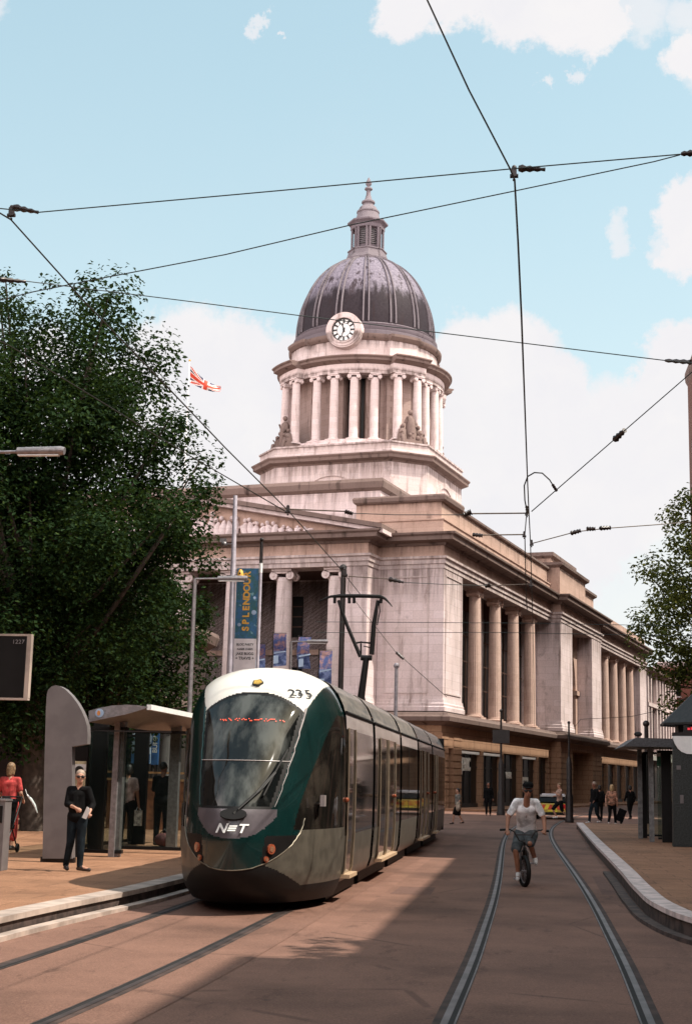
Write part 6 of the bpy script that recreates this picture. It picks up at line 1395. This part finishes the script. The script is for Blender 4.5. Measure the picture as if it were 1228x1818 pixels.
t = thing('white_handle', 'white curved strap bag held beside the woman in red', 'bag', (rp.x+.34, rp.y-.05, ZL+.88)); b = MB(); b.tube([(-.12, 0, .16), (-.04, 0, .08), (.04, 0, -.03), (.10, 0, -.17)], [.012, .026, .024, .008], 8); b.build('bag_body', MT['white'], t, 60); b = MB(); b.tube([(-.12, 0, .16), (-.16, 0, .26)], .006, 5); b.build('strap', MT['white'], t)
# people inside the left shelter
mp = gz(262, 1507, ZL)
person('person in long black clothes waiting inside the left shelter', (mp.x-.05, mp.y+1.2, ZL), pi, 1.72, dict(face=(-.6, -1, 0), eR=(.22, -.12, 1.18), wR=(.08, -.28, 1.15), eL=(-.24, -.08, 1.16), wL=(-.12, -.28, 1.08)), SKD, BK, BK, SHB, HB, 'mid', 'long', .0, False, wide=1.25)
t = thing('shoulder_bag', 'bulky dark bag at the feet of the person in long black clothes', 'bag', (mp.x+.08, mp.y+1.0, ZL)); b = MB(); b.sphere((0, 0, .14), .18, 10, 8, (1.2, .8, .8)); b.build('bag_body', plain('maroon bag', (.10, .03, .03), .8, 0, .5, 12), t, 60); b = MB(); b.tube([(-.12, 0, .24), (0, 0, .36), (.12, 0, .24)], .012, 6); b.build('strap', MT['black'], t)
gp = gz(222, 1500, ZL)
person('person in a pale pink shirt half hidden by the shelter post', (gp.x+.0, gp.y, ZL), pi, 1.66, dict(face=(.3, -1, 0), eL=(-.23, .02, 1.14), wL=(-.27, .0, .88)), SK, PKT, BK, SHB, HB, 'short', 'long', .05, False)
q = Vector((gp.x+.27, gp.y, ZL+.62)); t = thing('carrier_bag', 'white patterned carrier bag held low beside the shelter post', 'bag', q); b = MB(); b.box(-.09, .07, -.04, .04, -.22, .10); b.build('bag_body', plain('patterned bag', (.55, .48, .42), .6, 0, .6, 14), t); b = MB(); b.tube([(-.06, 0, .10), (-.02, 0, .2), (.04, 0, .10)], .006, 5); b.build('bag_handle', MT['white'], t)
# small figures beyond
wk = dict(kL=(-.09, -.16, .52), aL=(-.09, -.22, .12), kR=(.09, .02, .50), aR=(.09, .24, .16), eL=(-.24, .06, 1.15), wL=(-.22, -.04, .92), eR=(.24, -.04, 1.16), wR=(.22, -.2, .98))
pp = gz(812, 1465); person('woman in a patterned grey top and dark skirt striding across the road beyond the tram', (pp.x, pp.y, 0), -1.0, 1.42, wk, SKL, GRT, BK, SHB, HB, 'short', 'skirt', .02)
t = thing('hand_bag', 'pale bag carried by the woman in the grey top', 'bag', (pp.x+.02, pp.y-.25, .72)); b = MB(); b.sphere((0, 0, 0), .13, 8, 6, (.7, .6, 1.5)); b.build('bag_body', BG, t, 60); b = MB(); b.tube([(-.04, 0, .15), (0, 0, .4), (.04, 0, .15)], .008, 5); b.build('strap', BG, t)
pp = gz(993, 1460); person('runner in a tan top and black shorts crossing behind the cyclist', (pp.x, pp.y, 0), -1.15, 1.72, dict(kL=(-.09, -.30, .58), aL=(-.09, -.12, .25), kR=(.09, .08, .52), aR=(.09, .42, .20), eL=(-.26, .08, 1.2), wL=(-.2, -.14, 1.16), eR=(.26, -.12, 1.2), wR=(.18, -.3, 1.3), chest=(0, -.05, 1.32)), SKL, TN, BK, SHW, HBR, 'short', 'short', 0)
pp = gz(1055, 1464, ZR*0); person('man in black walking with a striped track suit leg beside the pale kerb end', (pp.x, pp.y, 0), -.9, 1.80, dict(wk), SKD, BK, DN, SHW, HG, 'long', 'long', 0, wide=1.15)
pp = gz(1086, 1466); P1 = pp; person('blonde woman in an orange and grey top pulling a black suitcase', (pp.x, pp.y, 0), pi-.3, 1.70, dict(wk, eR=(.26, .05, 1.15), wR=(.24, .12, .92)), SKL, plain('orange grey top', (.28, .13, .08), .8, 0, .7, 9), BK, SHW, HL, 'short', 'long', .12, wide=1.2)
pp = gz(1068, 1460); person('person in dark clothes walking behind the blonde woman', (pp.x, pp.y+2.2, 0), pi, 1.66, wk, SKD, BK, BK, SHB, HB, 'long', 'long', .05)
pp = gz(1122, 1458); person('dark dressed person partly hidden by the right shelter posts', (pp.x, pp.y+1.5, 0), pi+.4, 1.68, wk, SKD, BK, BK, SHB, HB, 'long', 'long', .05)
pp = gz(1105, 1463); t = thing('suitcase', 'black wheeled suitcase tilted behind the blonde woman', 'suitcase', (pp.x-.1, pp.y, 0)); b = MB(); b.obox((.02, 0, .38), (.93, 0, -.36), (0, 1, 0), (.36, 0, .93), .17, .12, .28); b.build('shell', BK, t)
b = MB(); b.tube([(-.1+.0, 0, .62), (-.3, 0, .92)], .012, 5); b.tube([(-.34, -.06, .92), (-.27, .06, .92)], .014, 5); b.build('pull_handle', MT['silver'], t)
for s in (-.09, .09): b = MB(); b.tube([(.02, s-.02, .05), (.02, s+.02, .05)], .05, 10); b.build('wheel', MT['tblack'], t)
pp = gz(882, 1452); person('dark figure standing against the shop windows left of the black post', (pp.x-.55, pp.y+4, 0), 0, 1.7, {}, SKD, BK, BK, SHB, HB, 'long', 'long', 0)
# hand of a person mostly outside the right edge
hp2 = at(1233, 1425, 21); person('person in black at the right edge holding out one hand', (hp2.x+.42, 21, ZR), 0, 1.7, dict(sL=(-.18, 0, 1.42), eL=(-.26, -.05, 1.2), wL=(-.30, -.12, hp2.z*0+1.14), fL=(-.9, -.1, .2)), SKL, BK, BK, SHB, HB, 'long', 'long', 0, True)

# ================================================================== police car
cp = gz(978, 1455); pc = thing('police_car', 'low yellow estate car seen from behind with red chevrons and a white roof', 'car', (cp.x+.05, cp.y, 0), -.06); pc.scale = (.9, .9, .76)
MT['carw'] = paint('white car paint', (.72, .70, .68), .25, .5, .03); MT['cary'] = plain('yellow reflective', (.75, .62, .04), .4, 0, .05); MT['carr'] = plain('red reflective', (.60, .06, .02), .4, 0, .05); MT['tail'] = plain('tail light', (.5, .02, .02), .2, 0, .1)
def loft(secs, name, m, parent, smooth=40):
    b = MB(); k = len(secs[0]); v = [p for s in secs for p in s]
    b.add(v, [(i*k+j, i*k+(j+1) % k, (i+1)*k+(j+1) % k, (i+1)*k+j) for i in range(len(secs)-1) for j in range(k)]+[list(range(k))[::-1], [(len(secs)-1)*k+j for j in range(k)]]); return b.build(name, m, parent, smooth)
def sec(y, w_, z0, z1, wt=None): wt = wt or w_; return [(-w_*.96, y, z0), (w_*.96, y, z0), (w_, y, z0+.1), (w_, y, (z0+z1)/2), (wt, y, z1-.04), (wt*.94, y, z1), (-wt*.94, y, z1), (-wt, y, z1-.04), (-w_, y, (z0+z1)/2), (-w_, y, z0+.1)]
loft([sec(0, .80, .32, .95), sec(.08, .88, .28, 1.0), sec(.5, .90, .26, 1.0), sec(2.6, .90, .26, .98), sec(3.6, .88, .26, .9), sec(4.3, .82, .28, .78), sec(4.42, .72, .32, .65)], 'body', plain('orange yellow car paint', (.52, .34, .06), .3, 0, .1), pc)
loft([sec(.10, .80, .98, 1.02), sec(.38, .70, .98, 1.42, .66), sec(.5, .68, .98, 1.46, .62), sec(2.2, .68, .98, 1.48, .62), sec(3.0, .78, .96, 1.0, .74)], 'cabin', MT['glass'], pc)
loft([sec(.36, .66, 1.42, 1.47, .62), sec(2.25, .66, 1.44, 1.51, .62)], 'roof', MT['carw'], pc)
b = MB(); b.box(-.6, .6, .9, 1.15, 1.52, 1.60); b.build('light_bar', plain('pale light bar', (.50, .48, .50), .3, 0, .1), pc)
n = 8
for kk, mm in ((0, 'cary'), (1, 'carr')):
    b = MB()
    for i in range(n):
        if i % 2 != kk: continue
        x0 = -.78+1.56*i/n; x1 = x0+1.56/n; s = .06 if i < n/2 else -.06; b.add([(x0-s, -.014 if True else 0, .62), (x1-s, -.014, .62), (x1+s, -.014, .92), (x0+s, -.014, .92)], [(0, 1, 2, 3)])
    b.build('chevron', MT[mm], pc, fix=False)
b = MB(); b.box(-.26, .26, -.02, -.004, .48, .59); b.build('number_plate', MT['cary'], pc)
for s in (-1, 1): b = MB(); b.box(s*.66-.1, s*.66+.1, -.03, .05, .72, .97); b.build('tail_light', MT['tail'], pc)
b = MB(); b.box(-.84, .84, -.06, .2, .30, .46); b.build('bumper', MT['tblack'], pc)
for x in (-.86, .86):
    for y in (.85, 3.5): b = MB(); b.tube([(x-.09, y, .31), (x+.09, y, .31)], .31, 20); w_ = b.build('wheel', MT['tblack'], pc, 40); b = MB(); b.tube([(x-.1, y, .31), (x+.1, y, .31)], .18, 16); b.build('rim', MT['silver'], w_, 40)

# ================================================================== every separate piece becomes an object of its own
def split_pieces(o, gap=.03, limit=60):
    me = o.data; n = len(me.vertices)
    if n > 20000: return
    par = list(range(n))
    def find(a):
        while par[a] != a: par[a] = par[par[a]]; a = par[a]
        return a
    for e in me.edges:
        a, b_ = find(e.vertices[0]), find(e.vertices[1])
        if a != b_: par[a] = b_
    box = {}
    for v in me.vertices:
        r = find(v.index); c = v.co; q = box.get(r)
        if q is None: box[r] = [c.x, c.y, c.z, c.x, c.y, c.z]
        else: q[0] = min(q[0], c.x); q[1] = min(q[1], c.y); q[2] = min(q[2], c.z); q[3] = max(q[3], c.x); q[4] = max(q[4], c.y); q[5] = max(q[5], c.z)
    ks = list(box); 
    if len(ks) < 2 or len(ks) > 1000: return
    g_ = {k: k for k in ks}
    def f2(a):
        while g_[a] != a: g_[a] = g_[g_[a]]; a = g_[a]
        return a
    for i, a in enumerate(ks):
        A = box[a]
        for c in ks[i+1:]:
            B_ = box[c]
            if all(A[j]-gap <= B_[j+3] and B_[j]-gap <= A[j+3] for j in range(3)): g_[f2(a)] = f2(c)
    cl = {}
    for k in ks: cl.setdefault(f2(k), []).append(k)
    if len(cl) < 2 or len(cl) > limit: return
    faces = {}
    for p in me.polygons: faces.setdefault(f2(find(p.vertices[0])), []).append(p)
    first = True
    for k, ps in faces.items():
        idx = {}; vs_ = []; fs = []
        for p in ps:
            q = []
            for v in p.vertices:
                if v not in idx: idx[v] = len(vs_); vs_.append(me.vertices[v].co.copy())
                q.append(idx[v])
            fs.append(q)
        m2 = bpy.data.meshes.new(o.name); m2.from_pydata(vs_, [], fs)
        for m in me.materials: m2.materials.append(m)
        m2.polygons.foreach_set('use_smooth', [p.use_smooth for p in ps]); m2.polygons.foreach_set('material_index', [p.material_index for p in ps])
        if any(p.use_smooth for p in ps):
            try: m2.set_sharp_from_angle(angle=radians(45))
            except Exception: pass
        if first: keep = m2; first = False; continue
        c = o.copy(); c.data = m2; COL.objects.link(c)
    o.data = keep
SKIP = {'relief_sculpture', 'lettering', 'hour_marker', 'limbs', 'crown', 'trunk', 'spokes', 'destination_display', 'chevron', 'printed_flower', 'printed_mark', 'fleet_number', 'shop_sign', 'white_field', 'red_cross', 'blue_field', 'glazing_bar', 'window_frame', 'eyes', 'statue_group', 'clock_surround', 'column', 'capital'}
for o in [o for o in COL.objects if o.type == 'MESH' and o.parent is not None]:
    if o.name.split('.')[0] in SKIP or o.data.users > 1 or o.parent.get('category') in ('person', 'tree'): continue
    split_pieces(o)
